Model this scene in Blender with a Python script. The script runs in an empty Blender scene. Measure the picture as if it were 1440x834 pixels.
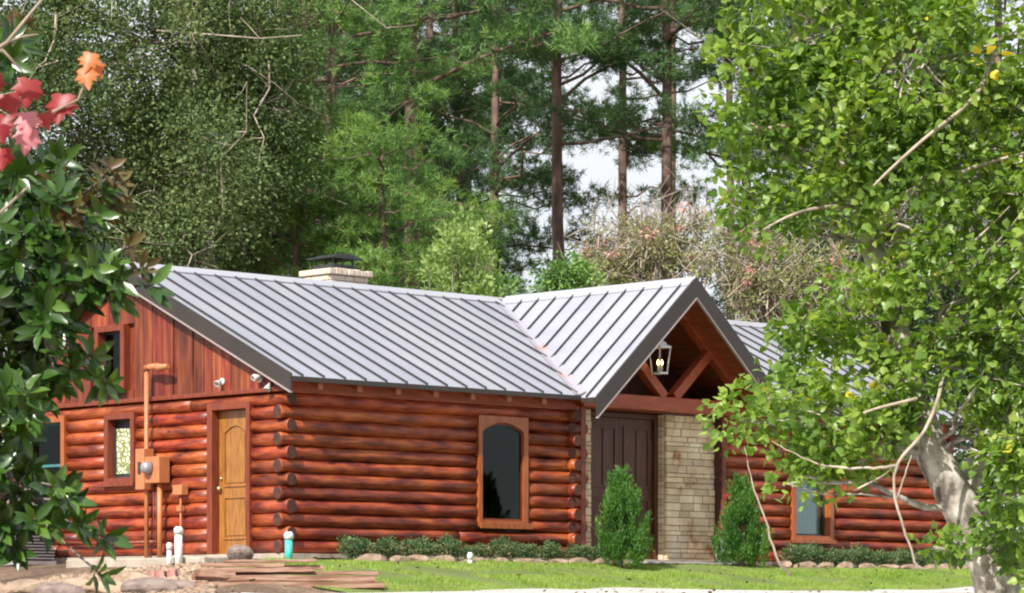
import bpy, math, random
import numpy as np
R = random.Random(7)
rng = np.random.default_rng(11)
rad = math.radians
sc = bpy.context.scene
col = sc.collection
F_PX = 4450.0
EYE = -0.9                      # eye height relative to the house floor (z = 0)

# ------------------------------------------------------------------ frames
CX, CY = -3.30, 46.0            # house front-left corner
UX, UY = .717, .697             # along the front wall
VX, VY = -.697, .717            # along the gable wall, away from the drive

def at(x, y, D):                # point seen at photo position x, y at distance D
    return np.array([(x - 720) * D / F_PX, D, (865 - y) * D / F_PX + EYE])
def H(u, v, z):                 # house coordinates -> world
    return np.array([CX + UX * u + VX * v, CY + UY * u + VY * v, z])
def uv_of(X, Y):
    return (X - CX) * UX + (Y - CY) * UY, (X - CX) * VX + (Y - CY) * VY
ANG = math.atan2(UY, UX)

def ground_z(X, Y):
    X = np.asarray(X, float); Y = np.asarray(Y, float)
    u, v = uv_of(X, Y)
    d = np.maximum(-v, -u)
    d = np.maximum(d, 0)
    z = np.interp(d, [0, .6, 1.2, 4.5, 8, 14, 33, 60, 3000], [-.10, -.11, -.14, -.56, -.70, -1.0, -2.45, -2.7, -2.7])
    z = z + np.clip(d - .8, 0, 3.0) / 3.0 * np.interp(u, [-8, -3, 0, 15], [-.10, -.10, -.04, .05])
    return z

# ------------------------------------------------------------------ materials
def new_mat(name):
    m = bpy.data.materials.new(name); m.use_nodes = True
    nt = m.node_tree
    for n in list(nt.nodes): nt.nodes.remove(n)
    out = nt.nodes.new('ShaderNodeOutputMaterial')
    b = nt.nodes.new('ShaderNodeBsdfPrincipled')
    nt.links.new(b.outputs[0], out.inputs[0])
    return m, nt, b, out
def rgb(c): return (c[0], c[1], c[2], 1)
def ramp(nt, stops):
    r = nt.nodes.new('ShaderNodeValToRGB'); e = r.color_ramp.elements
    while len(e) < len(stops): e.new(.5)
    for i, (p, c) in enumerate(stops):
        e[i].position = p; e[i].color = rgb(c)
    return r
def noise(nt, scale, stretch=(1, 1, 1), detail=4, rough=.55, coord='Object'):
    tc = nt.nodes.new('ShaderNodeTexCoord'); mp = nt.nodes.new('ShaderNodeMapping')
    mp.inputs['Scale'].default_value = stretch
    n = nt.nodes.new('ShaderNodeTexNoise')
    n.inputs['Scale'].default_value = scale; n.inputs['Detail'].default_value = detail
    n.inputs['Roughness'].default_value = rough
    nt.links.new(tc.outputs[coord], mp.inputs[0]); nt.links.new(mp.outputs[0], n.inputs[0])
    return n
def mixc(nt, a, b, fac, mode='MIX'):
    m = nt.nodes.new('ShaderNodeMix'); m.data_type = 'RGBA'; m.blend_type = mode
    for s, v in ((6, a), (7, b)):
        if hasattr(v, 'links'): nt.links.new(v, m.inputs[s])
        else: m.inputs[s].default_value = rgb(v)
    if hasattr(fac, 'links'): nt.links.new(fac, m.inputs[0])
    else: m.inputs[0].default_value = fac
    return m.outputs[2]
def mat(name, stops, scale=6, stretch=(1, 1, 1), rough=.6, metal=0, bump=0, bscale=None, island=0, spec=.5, coat=0, hue=0):
    m, nt, b, out = new_mat(name)
    n = noise(nt, scale, stretch)
    r = ramp(nt, stops); nt.links.new(n.outputs[0], r.inputs[0])
    c = r.outputs[0]
    if island:
        g = nt.nodes.new('ShaderNodeNewGeometry')
        hs = nt.nodes.new('ShaderNodeHueSaturation')
        mr = nt.nodes.new('ShaderNodeMapRange'); mr.inputs[3].default_value = 1 - island; mr.inputs[4].default_value = 1 + island
        nt.links.new(g.outputs['Random Per Island'], mr.inputs[0]); nt.links.new(mr.outputs[0], hs.inputs['Value'])
        if hue:
            ma = nt.nodes.new('ShaderNodeMath'); ma.operation = 'MULTIPLY'; ma.inputs[1].default_value = 17.3
            fr = nt.nodes.new('ShaderNodeMath'); fr.operation = 'FRACT'
            mh = nt.nodes.new('ShaderNodeMapRange'); mh.inputs[3].default_value = .5 - hue; mh.inputs[4].default_value = .5 + hue
            nt.links.new(g.outputs['Random Per Island'], ma.inputs[0]); nt.links.new(ma.outputs[0], fr.inputs[0])
            nt.links.new(fr.outputs[0], mh.inputs[0]); nt.links.new(mh.outputs[0], hs.inputs['Hue'])
        nt.links.new(c, hs.inputs['Color']); c = hs.outputs[0]
    nt.links.new(c, b.inputs['Base Color'])
    b.inputs['Roughness'].default_value = rough; b.inputs['Metallic'].default_value = metal
    b.inputs['Specular IOR Level'].default_value = spec; b.inputs['Coat Weight'].default_value = coat
    b.inputs['Coat Roughness'].default_value = .25
    if bump:
        n2 = noise(nt, bscale or scale * 3, stretch, 6)
        bp = nt.nodes.new('ShaderNodeBump'); bp.inputs['Strength'].default_value = bump; bp.inputs['Distance'].default_value = .03
        nt.links.new(n2.outputs[0], bp.inputs['Height']); nt.links.new(bp.outputs[0], b.inputs['Normal'])
    return m
def leaf_mat(name, cols, rough=.5, trans=.35, scale=.8, spec=.4, tcol=None, vary=.35):
    """cols: colours spread over the leaves; a slow noise makes yellower and bluer areas of growth"""
    m, nt, b, out = new_mat(name)
    g = nt.nodes.new('ShaderNodeNewGeometry')
    r = ramp(nt, [(i / (len(cols) - 1), c) for i, c in enumerate(cols)])
    n = noise(nt, scale, detail=2)
    mr = nt.nodes.new('ShaderNodeMapRange'); mr.inputs[1].default_value = .3; mr.inputs[2].default_value = .7
    nt.links.new(n.outputs[0], mr.inputs[0])
    mx = nt.nodes.new('ShaderNodeMix'); mx.inputs[0].default_value = .5
    nt.links.new(g.outputs['Random Per Island'], mx.inputs[2]); nt.links.new(mr.outputs[0], mx.inputs[3])
    nt.links.new(mx.outputs[0], r.inputs[0])
    nt.links.new(r.outputs[0], b.inputs['Base Color'])
    b.inputs['Roughness'].default_value = rough; b.inputs['Specular IOR Level'].default_value = spec
    if trans:
        t = nt.nodes.new('ShaderNodeBsdfTranslucent')
        tc = mixc(nt, r.outputs[0], tcol or (.9, 1, .25), 1.0, 'MULTIPLY')
        gm = nt.nodes.new('ShaderNodeHueSaturation'); gm.inputs['Value'].default_value = 1.8
        nt.links.new(tc, gm.inputs['Color']); nt.links.new(gm.outputs[0], t.inputs[0])
        ms = nt.nodes.new('ShaderNodeMixShader'); ms.inputs[0].default_value = trans
        nt.links.new(b.outputs[0], ms.inputs[1]); nt.links.new(t.outputs[0], ms.inputs[2])
        nt.links.new(ms.outputs[0], out.inputs[0])
    return m

M = {}
M['log'] = mat('stained log', [(.30, (.055, .009, .006)), (.42, (.17, .024, .010)), (.56, (.31, .060, .016)), (.70, (.43, .105, .028))],
               scale=4.5, stretch=(.45, 2, 2), rough=.46, bump=.35, bscale=12, island=.22, coat=.12, hue=.007, spec=.4)
def log_detail(m):
    nt = m.node_tree; b = [n for n in nt.nodes if n.type == 'BSDF_PRINCIPLED'][0]; src = b.inputs['Base Color'].links[0].from_socket
    tc = nt.nodes.new('ShaderNodeTexCoord'); mp = nt.nodes.new('ShaderNodeMapping'); mp.inputs['Scale'].default_value = (.5, 1, 1); nt.links.new(tc.outputs['Object'], mp.inputs[0])
    v = nt.nodes.new('ShaderNodeTexVoronoi'); v.inputs['Scale'].default_value = 4.2; nt.links.new(mp.outputs[0], v.inputs['Vector'])
    kn = ramp(nt, [(.05, (1, 1, 1)), (.13, (.0, .0, .0))]); nt.links.new(v.outputs['Distance'], kn.inputs[0])
    c1 = mixc(nt, src, (.035, .012, .010), kn.outputs[0])
    cr = noise(nt, 9, (.12, 3, 3), 3); ck = ramp(nt, [(.60, (0, 0, 0)), (.66, (.75, .75, .75))]); nt.links.new(cr.outputs[0], ck.inputs[0])
    c2 = mixc(nt, c1, (.05, .014, .010), ck.outputs[0])
    fd = noise(nt, 1.1, (.5, 2.5, 2.5), 4); fr = ramp(nt, [(.50, (0, 0, 0)), (.75, (.22, .22, .22))]); nt.links.new(fd.outputs[0], fr.inputs[0])
    nt.links.new(mixc(nt, c2, (.44, .17, .085), fr.outputs[0]), b.inputs['Base Color'])
log_detail(M['log'])
M['logend'] = mat('log end grain', [(.3, (.035, .012, .009)), (.7, (.11, .035, .02))], scale=14, rough=.8)
M['siding'] = mat('red stained board', [(.3, (.07, .013, .008)), (.5, (.19, .034, .014)), (.7, (.29, .075, .026))],
                  scale=2.5, stretch=(4, 4, .5), rough=.5, bump=.2, island=.35, hue=.01)
M['trim'] = mat('orange stained trim', [(.3, (.26, .06, .015)), (.7, (.42, .12, .03))], scale=5, stretch=(3, 3, .6), rough=.42, coat=.2)
M['trimred'] = mat('dark red trim', [(.3, (.13, .025, .012)), (.7, (.24, .05, .02))], scale=5, stretch=(3, 3, .6), rough=.5)
M['beam'] = mat('red stained beam', [(.3, (.24, .040, .014)), (.7, (.40, .085, .03))], scale=5, stretch=(.6, 3, 3), rough=.5, bump=.15)
M['soffit'] = mat('cedar soffit boards', [(.3, (.17, .040, .012)), (.7, (.32, .09, .03))], scale=4, stretch=(4, .5, 1), rough=.55)
M['oak'] = mat('golden oak door', [(.3, (.20, .075, .014)), (.7, (.40, .17, .035))], scale=5, stretch=(5, 5, .7), rough=.35, coat=.3)
M['walnut'] = mat('dark wood door', [(.3, (.045, .013, .006)), (.7, (.11, .036, .014))], scale=5, stretch=(5, 5, .6), rough=.45)
M['roof'] = mat('brown grey metal roofing', [(.3, (.33, .34, .405)), (.5, (.39, .40, .46)), (.7, (.43, .435, .49))], scale=1.1, stretch=(1, .45, .45), rough=.36, metal=.2, bump=.10, bscale=1.3)
M['seam'] = mat('shade toned standing seam', [(.3, (.028, .025, .028)), (.7, (.04, .035, .038))], scale=3, rough=.6)  # shade and dark reflection on the ribs are put into this colour
M['fascia'] = mat('dark bronze metal trim', [(.3, (.034, .026, .023)), (.7, (.044, .034, .030))], scale=2, rough=.45)
M['drip'] = mat('light drip edge', [(.3, (.30, .25, .24)), (.7, (.36, .30, .28))], scale=3, rough=.4)
M['ridge'] = mat('pale ridge cap', [(.3, (.40, .40, .45)), (.7, (.47, .47, .52))], scale=1, rough=.32, metal=.2)
M['valley'] = mat('valley flashing with copper patches', [(.56, (.33, .32, .37)), (.66, (.38, .26, .24))], scale=1.6, rough=.4)
M['stone'] = mat('sandstone block', [(.30, (.32, .13, .06)), (.40, (.60, .45, .28)), (.6, (.72, .58, .40)), (.75, (.82, .73, .56))], scale=2.2, rough=.85, bump=.5, bscale=14, island=.22, hue=.006)
M['mortar'] = mat('mortar', [(.3, (.30, .25, .19)), (.7, (.38, .33, .26))], scale=20, rough=.95)
M['cap'] = mat('chimney cap stone', [(.3, (.50, .40, .31)), (.7, (.66, .57, .47))], scale=3, rough=.85, bump=.5)
M['iron'] = mat('black metal', [(.3, (.02, .022, .025)), (.7, (.04, .042, .045))], scale=5, rough=.45)
M['paint'] = mat('tan paint over metal', [(.3, (.42, .15, .06)), (.7, (.52, .20, .085))], scale=8, rough=.45)
M['pvc'] = mat('white plastic', [(.3, (.74, .74, .72)), (.7, (.82, .82, .80))], scale=5, rough=.4)
M['floodgrey'] = mat('weathered white metal', [(.3, (.38, .36, .35)), (.7, (.55, .53, .52))], scale=5, rough=.5)
M['aqua'] = mat('aqua plastic', [(.3, (.06, .50, .42)), (.7, (.09, .58, .50))], scale=5, rough=.4)
M['teal'] = mat('teal painted wood', [(.3, (.03, .14, .15)), (.7, (.06, .22, .22))], scale=5, rough=.5)
M['tint_backing'] = mat('pale teal curtain', [(.3, (.34, .52, .52)), (.7, (.46, .62, .60))], scale=5, rough=.9)
M['brass'] = mat('brass', [(.3, (.75, .55, .25)), (.7, (.85, .65, .32))], scale=5, rough=.3, metal=.9)
M['conc'] = mat('concrete', [(.3, (.28, .23, .18)), (.7, (.48, .42, .35))], scale=3, rough=.9, bump=.3)
M['slab'] = mat('grey step concrete', [(.3, (.24, .21, .21)), (.7, (.36, .33, .33))], scale=3, rough=.9, bump=.3)
M['rock'] = mat('tan fieldstone', [(.3, (.15, .10, .07)), (.5, (.33, .23, .16)), (.75, (.52, .40, .29))], scale=2.5, rough=.9, bump=.6, island=.2)
M['rockg'] = mat('grey brown fieldstone', [(.3, (.12, .09, .08)), (.7, (.34, .26, .22))], scale=3, rough=.9, bump=.6)
M['plank'] = mat('weathered plank', [(.3, (.11, .045, .028)), (.5, (.27, .13, .085)), (.7, (.50, .33, .24))], scale=2.5, stretch=(.5, 6, 6), rough=.8, bump=.4, island=.3)
M['bark'] = mat('pine bark', [(.3, (.07, .045, .035)), (.7, (.24, .16, .125))], scale=3, stretch=(2, 2, .6), rough=.95, bump=.8)
M['barkg'] = mat('grey bark', [(.3, (.13, .11, .09)), (.7, (.30, .26, .22))], scale=3, stretch=(2, 2, .6), rough=.95, bump=.6)
M['barkp'] = mat('pale mottled bark', [(.36, (.10, .085, .07)), (.45, (.27, .23, .19)), (.53, (.40, .36, .31)), (.62, (.56, .52, .46))], scale=4.5, stretch=(1, 1, .8), rough=.85, bump=.7, bscale=9)
M['twig'] = mat('tan twig', [(.3, (.20, .16, .12)), (.5, (.36, .29, .22)), (.7, (.56, .48, .40))], scale=4, rough=.9)
M['white'] = mat('white statue paint', [(.3, (.6, .6, .62)), (.7, (.75, .75, .77))], scale=5, rough=.5)
M['greymetal'] = mat('grey metal', [(.3, (.30, .31, .34)), (.7, (.38, .39, .43))], scale=5, rough=.45, metal=.4)
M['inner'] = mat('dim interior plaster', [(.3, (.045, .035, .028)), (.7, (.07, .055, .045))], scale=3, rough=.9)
M['pale'] = mat('pale green metal chair paint', [(.3, (.40, .48, .42)), (.7, (.50, .58, .52))], scale=3, rough=.5)

def glass_mat(name, tint, refl=.12):
    m, nt, b, out = new_mat(name)
    nt.nodes.remove(b)
    t = nt.nodes.new('ShaderNodeBsdfTransparent'); t.inputs[0].default_value = rgb(tint)
    g = nt.nodes.new('ShaderNodeBsdfGlossy'); g.inputs['Roughness'].default_value = .02
    f = nt.nodes.new('ShaderNodeFresnel'); f.inputs[0].default_value = 1.45
    ma = nt.nodes.new('ShaderNodeMath'); ma.operation = 'MULTIPLY'; ma.inputs[1].default_value = refl
    s = nt.nodes.new('ShaderNodeMixShader')
    nt.links.new(f.outputs[0], ma.inputs[0]); nt.links.new(ma.outputs[0], s.inputs[0])
    nt.links.new(t.outputs[0], s.inputs[1]); nt.links.new(g.outputs[0], s.inputs[2]); nt.links.new(s.outputs[0], out.inputs[0])
    return m
M['glass'] = glass_mat('window glass', (.50, .54, .52), .14)
M['glasst'] = glass_mat('blue green window glass', (.86, .96, .96), .8)
M['glassc'] = glass_mat('clear lantern glass', (.93, .93, .9), .7)
def art_glass():
    m, nt, b, out = new_mat('patterned obscure glass')
    tc = nt.nodes.new('ShaderNodeTexCoord'); v = nt.nodes.new('ShaderNodeTexVoronoi'); v.feature = 'DISTANCE_TO_EDGE'
    v.inputs['Scale'].default_value = 12; nt.links.new(tc.outputs['Object'], v.inputs['Vector'])
    r = ramp(nt, [(.0, (.10, .14, .06)), (.09, (.30, .34, .12)), (.16, (.62, .64, .48)), (.6, (.74, .76, .66))])
    nt.links.new(v.outputs[0], r.inputs[0]); nt.links.new(r.outputs[0], b.inputs['Base Color'])
    b.inputs['Roughness'].default_value = .15
    return m
M['art'] = art_glass()
def emit(name, c, s):
    m, nt, b, out = new_mat(name)
    b.inputs['Emission Color'].default_value = rgb(c); b.inputs['Emission Strength'].default_value = s
    b.inputs['Base Color'].default_value = rgb(c)
    return m
M['bulb'] = emit('lit bulb', (1, .55, .2), 9)

def two_scale(name, a, b2, s1, s2, bump, rough=.95, fine=.5, coord='Object'):
    m, nt, b, out = new_mat(name)
    n1 = noise(nt, s1, detail=5); n2 = noise(nt, s2, detail=6, rough=.7)
    r1 = ramp(nt, a); r2 = ramp(nt, b2)
    nt.links.new(n1.outputs[0], r1.inputs[0]); nt.links.new(n2.outputs[0], r2.inputs[0])
    c = mixc(nt, r1.outputs[0], r2.outputs[0], fine, 'OVERLAY')
    nt.links.new(c, b.inputs['Base Color']); b.inputs['Roughness'].default_value = rough
    bp = nt.nodes.new('ShaderNodeBump'); bp.inputs['Strength'].default_value = bump; bp.inputs['Distance'].default_value = .05
    nt.links.new(n2.outputs[0], bp.inputs['Height']); nt.links.new(bp.outputs[0], b.inputs['Normal'])
    return m
M['dirt'] = two_scale('dirt with leaf litter', [(.3, (.09, .055, .035)), (.7, (.25, .17, .11))], [(.35, (.12, .12, .12)), (.65, (.85, .82, .78))], .8, 12, .9, fine=.85)
M['gravel'] = two_scale('white gravel', [(.3, (.50, .46, .43)), (.7, (.62, .58, .55))], [(.35, (.3, .3, .3)), (.6, (.7, .7, .7))], .6, 22, .8)
M['turf'] = two_scale('turf soil', [(.3, (.10, .14, .03)), (.7, (.16, .20, .05))], [(.3, (.35, .35, .35)), (.7, (.6, .6, .6))], .8, 14, .5)
M['mulch'] = two_scale('dark mulch', [(.3, (.045, .028, .02)), (.7, (.12, .075, .05))], [(.3, (.3, .3, .3)), (.7, (.75, .7, .65))], 3, 25, .8)

LG = leaf_mat
M['f_grass'] = LG('grass blade', [(.13, .22, .03), (.25, .36, .06), (.40, .46, .14)], trans=.3, scale=1.5, tcol=(.9, 1, .3))
M['f_oak'] = LG('live oak leaf', [(.035, .065, .025), (.08, .13, .048), (.15, .21, .08), (.24, .30, .13)], trans=.2, scale=.5, tcol=(1, 1, .4), rough=.75, spec=.2)
M['f_oakd'] = LG('deep green oak leaf', [(.018, .045, .016), (.04, .09, .03), (.08, .15, .05)], trans=.15, scale=.5)
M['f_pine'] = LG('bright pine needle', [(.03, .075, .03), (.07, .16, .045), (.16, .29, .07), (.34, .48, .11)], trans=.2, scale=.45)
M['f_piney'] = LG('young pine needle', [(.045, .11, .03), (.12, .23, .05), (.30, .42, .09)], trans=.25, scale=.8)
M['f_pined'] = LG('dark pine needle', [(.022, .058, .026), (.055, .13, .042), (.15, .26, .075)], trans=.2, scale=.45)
M['f_mag'] = LG('glossy magnolia leaf', [(.016, .042, .010), (.040, .10, .015), (.13, .24, .03)], rough=.28, trans=.16, scale=2, spec=.7)
M['f_rust'] = LG('rusty magnolia leaf', [(.05, .045, .015), (.11, .072, .025), (.12, .15, .035)], rough=.4, trans=.2, scale=2, tcol=(1, .7, .3))
M['f_syc'] = LG('broad bright leaf', [(.045, .09, .02), (.105, .19, .035), (.22, .325, .06), (.40, .46, .12)], rough=.38, trans=.4, scale=.9)
M['f_yel'] = LG('yellow leaf', [(.55, .45, .04), (.70, .60, .06)], trans=.3, tcol=(1, .9, .3))
M['f_red'] = LG('red maple leaf', [(.17, .012, .018), (.29, .028, .034), (.38, .08, .07)], rough=.4, trans=.4, scale=3, tcol=(1, .35, .3))
M['f_pink'] = LG('pink maple leaf', [(.52, .18, .20), (.62, .27, .29)], rough=.4, trans=.3, scale=3, tcol=(1, .6, .6))
M['f_orange'] = LG('orange maple leaf', [(.50, .16, .05), (.60, .25, .09)], rough=.4, trans=.35, scale=3, tcol=(1, .6, .3))
M['f_myrt'] = LG('dry myrtle leaf', [(.08, .12, .04), (.17, .22, .07), (.28, .31, .12), (.36, .29, .17)], trans=.25, scale=.8, tcol=(1, .9, .5))
M['f_bloss'] = LG('pink blossom', [(.55, .28, .24), (.68, .42, .36)], trans=.2, tcol=(1, .7, .7))
M['f_bam'] = LG('pale green upright leaf', [(.13, .20, .06), (.24, .34, .11), (.38, .46, .18)], trans=.3, scale=.8)
M['f_box'] = LG('small dark shrub leaf', [(.025, .06, .028), (.06, .12, .045), (.14, .21, .08), (.32, .20, .13)], trans=.15, scale=3)
M['f_jun'] = LG('juniper spray', [(.02, .075, .015), (.06, .17, .025), (.20, .36, .06)], trans=.2, scale=2)

# ------------------------------------------------------------------ object helpers
def prop(o, label=None, cat=None, group=None, kind=None):
    if label: o['label'] = label
    if cat: o['category'] = cat
    if group: o['group'] = group
    if kind: o['kind'] = kind
    return o
def empty(name, loc=(0, 0, 0), rz=0, label=None, cat=None, group=None):
    o = bpy.data.objects.new(name, None); col.objects.link(o)
    o.location = tuple(float(a) for a in loc); o.rotation_euler = (0, 0, rz); o.empty_display_size = .2
    return prop(o, label, cat, group)
def link(name, me, parent=None):
    o = bpy.data.objects.new(name, me); col.objects.link(o)
    if parent is not None: o.parent = parent
    return o
def np_mesh(name, V, Fc, mats, mi=None, smooth=False):
    """V (n,3), Fc (m,k) uniform polygons"""
    me = bpy.data.meshes.new(name)
    V = np.ascontiguousarray(V, dtype=np.float32); Fc = np.ascontiguousarray(Fc, dtype=np.int32)
    n, k = Fc.shape
    me.vertices.add(len(V)); me.vertices.foreach_set('co', V.ravel())
    me.loops.add(n * k); me.loops.foreach_set('vertex_index', Fc.ravel())
    me.polygons.add(n); me.polygons.foreach_set('loop_start', np.arange(0, n * k, k, dtype=np.int32))
    try: me.polygons.foreach_set('loop_total', np.full(n, k, dtype=np.int32))
    except Exception: pass
    for m in mats: me.materials.append(m)
    if mi is not None: me.polygons.foreach_set('material_index', np.ascontiguousarray(mi, dtype=np.int32))
    if smooth: me.polygons.foreach_set('use_smooth', np.ones(n, dtype=bool))
    me.update(calc_edges=True)
    return me

class MB:
    def __init__(s): s.v = []; s.f = []; s.m = []; s.sm = []
    def add(s, verts, faces, m=0, smooth=False):
        o = len(s.v); s.v += [tuple(float(a) for a in p) for p in verts]
        for f in faces: s.f.append([o + i for i in f]); s.m.append(m); s.sm.append(smooth)
    def box(s, a, b, m=0):
        x0, y0, z0 = a; x1, y1, z1 = b
        s.add([(x0, y0, z0), (x1, y0, z0), (x1, y1, z0), (x0, y1, z0), (x0, y0, z1), (x1, y0, z1), (x1, y1, z1), (x0, y1, z1)],
              [(0, 3, 2, 1), (4, 5, 6, 7), (0, 1, 5, 4), (1, 2, 6, 5), (2, 3, 7, 6), (3, 0, 4, 7)], m)
    def prism(s, poly, off, m=0):
        n = len(poly); off = np.array(off, float); P = [np.array(p, float) for p in poly]
        s.add(P + [p + off for p in P], [tuple(range(n))[::-1], tuple(range(n, 2 * n))] + [(i, (i + 1) % n, n + (i + 1) % n, n + i) for i in range(n)], m)
    def tube(s, pts, rs, n=8, m=0, cap=True, smooth=True, capm=None):
        pts = [np.array(p, float) for p in pts]; rings = []
        if not hasattr(rs, '__len__'): rs = [rs] * len(pts)
        ref = None
        for i, p in enumerate(pts):
            d = (pts[min(i + 1, len(pts) - 1)] - pts[max(i - 1, 0)]); d = d / (np.linalg.norm(d) + 1e-9)
            if ref is None: ref = np.array([0, 0, 1.0]) if abs(d[2]) < .9 else np.array([1.0, 0, 0])
            a = np.cross(d, ref); a /= np.linalg.norm(a) + 1e-9; b = np.cross(d, a); ref = -np.cross(d, a) if False else ref
            if abs(np.dot(d, ref)) > .95: ref = np.array([0, 1.0, 0])
            rings.append([p + rs[i] * (math.cos(t) * a + math.sin(t) * b) for t in [2 * math.pi * k / n for k in range(n)]])
        V = [q for r in rings for q in r]; Fs = []
        for i in range(len(pts) - 1):
            for k in range(n): Fs.append((i * n + k, i * n + (k + 1) % n, (i + 1) * n + (k + 1) % n, (i + 1) * n + k))
        s.add(V, Fs, m, smooth)
        if cap:
            o = len(s.v) - len(V)
            s.f.append([o + k for k in range(n)][::-1]); s.m.append(m if capm is None else capm); s.sm.append(False)
            s.f.append([o + (len(pts) - 1) * n + k for k in range(n)]); s.m.append(m if capm is None else capm); s.sm.append(False)
    def lathe(s, prof, c=(0, 0, 0), n=16, m=0):
        V = []; Fs = []
        for r, z in prof:
            for k in range(n): t = 2 * math.pi * k / n; V.append((c[0] + r * math.cos(t), c[1] + r * math.sin(t), c[2] + z))
        for i in range(len(prof) - 1):
            for k in range(n): Fs.append((i * n + k, i * n + (k + 1) % n, (i + 1) * n + (k + 1) % n, (i + 1) * n + k))
        Fs.append(tuple(range(n))[::-1]); Fs.append(tuple((len(prof) - 1) * n + k for k in range(n)))
        s.add(V, Fs, m, True)
    def ring(s, outer, inner, y0, y1, m=0):
        """frame between two equal-length loops of (x, z), thick from y0 to y1"""
        n = len(outer); V = []
        for y in (y0, y1):
            V += [(x, y, z) for x, z in outer] + [(x, y, z) for x, z in inner]
        Fs = []
        for i in range(n):
            j = (i + 1) % n
            Fs += [(i, j, n + j, n + i), (2 * n + i, 3 * n + i, 3 * n + j, 2 * n + j), (i, 2 * n + i, 2 * n + j, j), (n + i, n + j, 3 * n + j, 3 * n + i)]
        s.add(V, Fs, m)
    def build(s, name, mats, parent=None, bevel=0, recalc=True):
        me = bpy.data.meshes.new(name); me.from_pydata(s.v, [], s.f)
        if not isinstance(mats, (list, tuple)): mats = [mats]
        for m in mats: me.materials.append(m)
        me.polygons.foreach_set('material_index', s.m); me.polygons.foreach_set('use_smooth', s.sm)
        me.update()
        if recalc:
            import bmesh
            bm = bmesh.new(); bm.from_mesh(me); bmesh.ops.recalc_face_normals(bm, faces=bm.faces); bm.to_mesh(me); bm.free()
        o = link(name, me, parent)
        if bevel:
            md = o.modifiers.new('edge', 'BEVEL'); md.width = bevel; md.segments = 2; md.limit_method = 'ANGLE'
        return o
def copy_tree(o, parent=None):
    kids = list(o.children)
    c = o.copy(); col.objects.link(c)
    if parent is not None: c.parent = parent
    for k in kids: copy_tree(k, c)
    return c

# ------------------------------------------------------------------ setting: ground sheets
def axis(lo, hi, step, far):
    a = list(np.arange(lo, hi + .01, step))
    return np.array(sorted([-far, -far / 3, lo - 60, lo - 20, lo - 8] + a + [hi + 8, hi + 20, hi + 60, far / 3, far]))
xs = axis(-34, 34, .5, 1500); ys = axis(-6, 70, .5, 1500)
Xg, Yg = np.meshgrid(xs, ys)
bumps = .012 * np.sin(Xg * 2.1 + 1.3 * np.sin(Yg * 1.7)) * np.cos(Yg * 1.9 + Xg * .6)
V = np.stack([Xg, Yg, ground_z(Xg, Yg) + np.where(np.abs(Xg) < 34, bumps, 0)], -1).reshape(-1, 3)
nx, ny = len(xs), len(ys)
i, j = np.meshgrid(np.arange(nx - 1), np.arange(ny - 1)); a = (j * nx + i).ravel()
Fq = np.stack([a, a + 1, a + nx + 1, a + nx], -1)
prop(link('ground', np_mesh('ground', V, Fq, [M['dirt']], smooth=True)), kind='structure')

def sheet(name, m, u0, u1, v0, v1, lift, nu=120, nv=40, e0=None, e1=None):
    us = np.linspace(u0, u1, nu); ts = np.linspace(0, 1, nv); P = []
    for t in ts:
        for u in us:
            lo = v0 if e0 is None else e0(u); hi = v1 if e1 is None else e1(u)
            v = lo + (hi - lo) * t; p = H(u, v, 0)
            b = .012 * math.sin(p[0] * 2.1 + 1.3 * math.sin(p[1] * 1.7)) * math.cos(p[1] * 1.9 + p[0] * .6)
            P.append((p[0], p[1], float(ground_z(p[0], p[1])) + b + lift))
    i, j = np.meshgrid(np.arange(nu - 1), np.arange(nv - 1)); a = (j * nu + i).ravel()
    Fq = np.stack([a, a + 1, a + nu + 1, a + nu], -1)
    return prop(link(name, np_mesh(name, np.array(P), Fq, [m], smooth=True)), kind='structure')
def drive_edge(u): return -4.35 + .18 * math.sin(u * .7) + .08 * math.sin(u * 2.3 + 1)
sheet('driveway', M['gravel'], -7.5, 34, -15, -4.4, .03, e1=drive_edge)
sheet('lawn', M['turf'], -2.6, 26, 0, 0, .022, e0=lambda u: drive_edge(u) + .02, e1=lambda u: -1.0)
sheet('flower_bed', M['mulch'], .5, 16, -1.05, .15, .04)

# grass blades
def rot_frames(fwd, up):
    f = fwd / (np.linalg.norm(fwd, axis=1, keepdims=True) + 1e-9)
    x = np.cross(f, up); x /= np.linalg.norm(x, axis=1, keepdims=True) + 1e-9
    z = np.cross(x, f)
    return x, f, z
def instance(tv, tf, pos, fwd, up, size, width=None):
    tv = np.array(tv, float); tf = np.array(tf)
    x, f, z = rot_frames(fwd, up); s = np.asarray(size)[:, None, None]
    w = s if width is None else np.asarray(width)[:, None, None]
    V = pos[:, None, :] + s * (tv[None, :, 1:2] * f[:, None, :] + tv[None, :, 2:3] * z[:, None, :]) + w * tv[None, :, 0:1] * x[:, None, :]
    N, k = len(pos), len(tv)
    Fc = (np.arange(N)[:, None, None] * k + tf[None]).reshape(-1, tf.shape[1])
    return V.reshape(-1, 3), Fc
def rdir(n, zb=0.0, zs=1.0):
    d = rng.normal(size=(n, 3)); d /= np.linalg.norm(d, axis=1, keepdims=True)
    d[:, 2] = d[:, 2] * zs + zb
    return d
BLADE = ([(-.5, 0, 0), (.5, 0, 0), (0, 1, .1)], [(0, 1, 2)])
LEAF = ([(0, 0, 0), (-.30, .45, .08), (0, 1, 0), (.30, .45, .08)], [(0, 1, 2), (0, 2, 3)])
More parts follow.
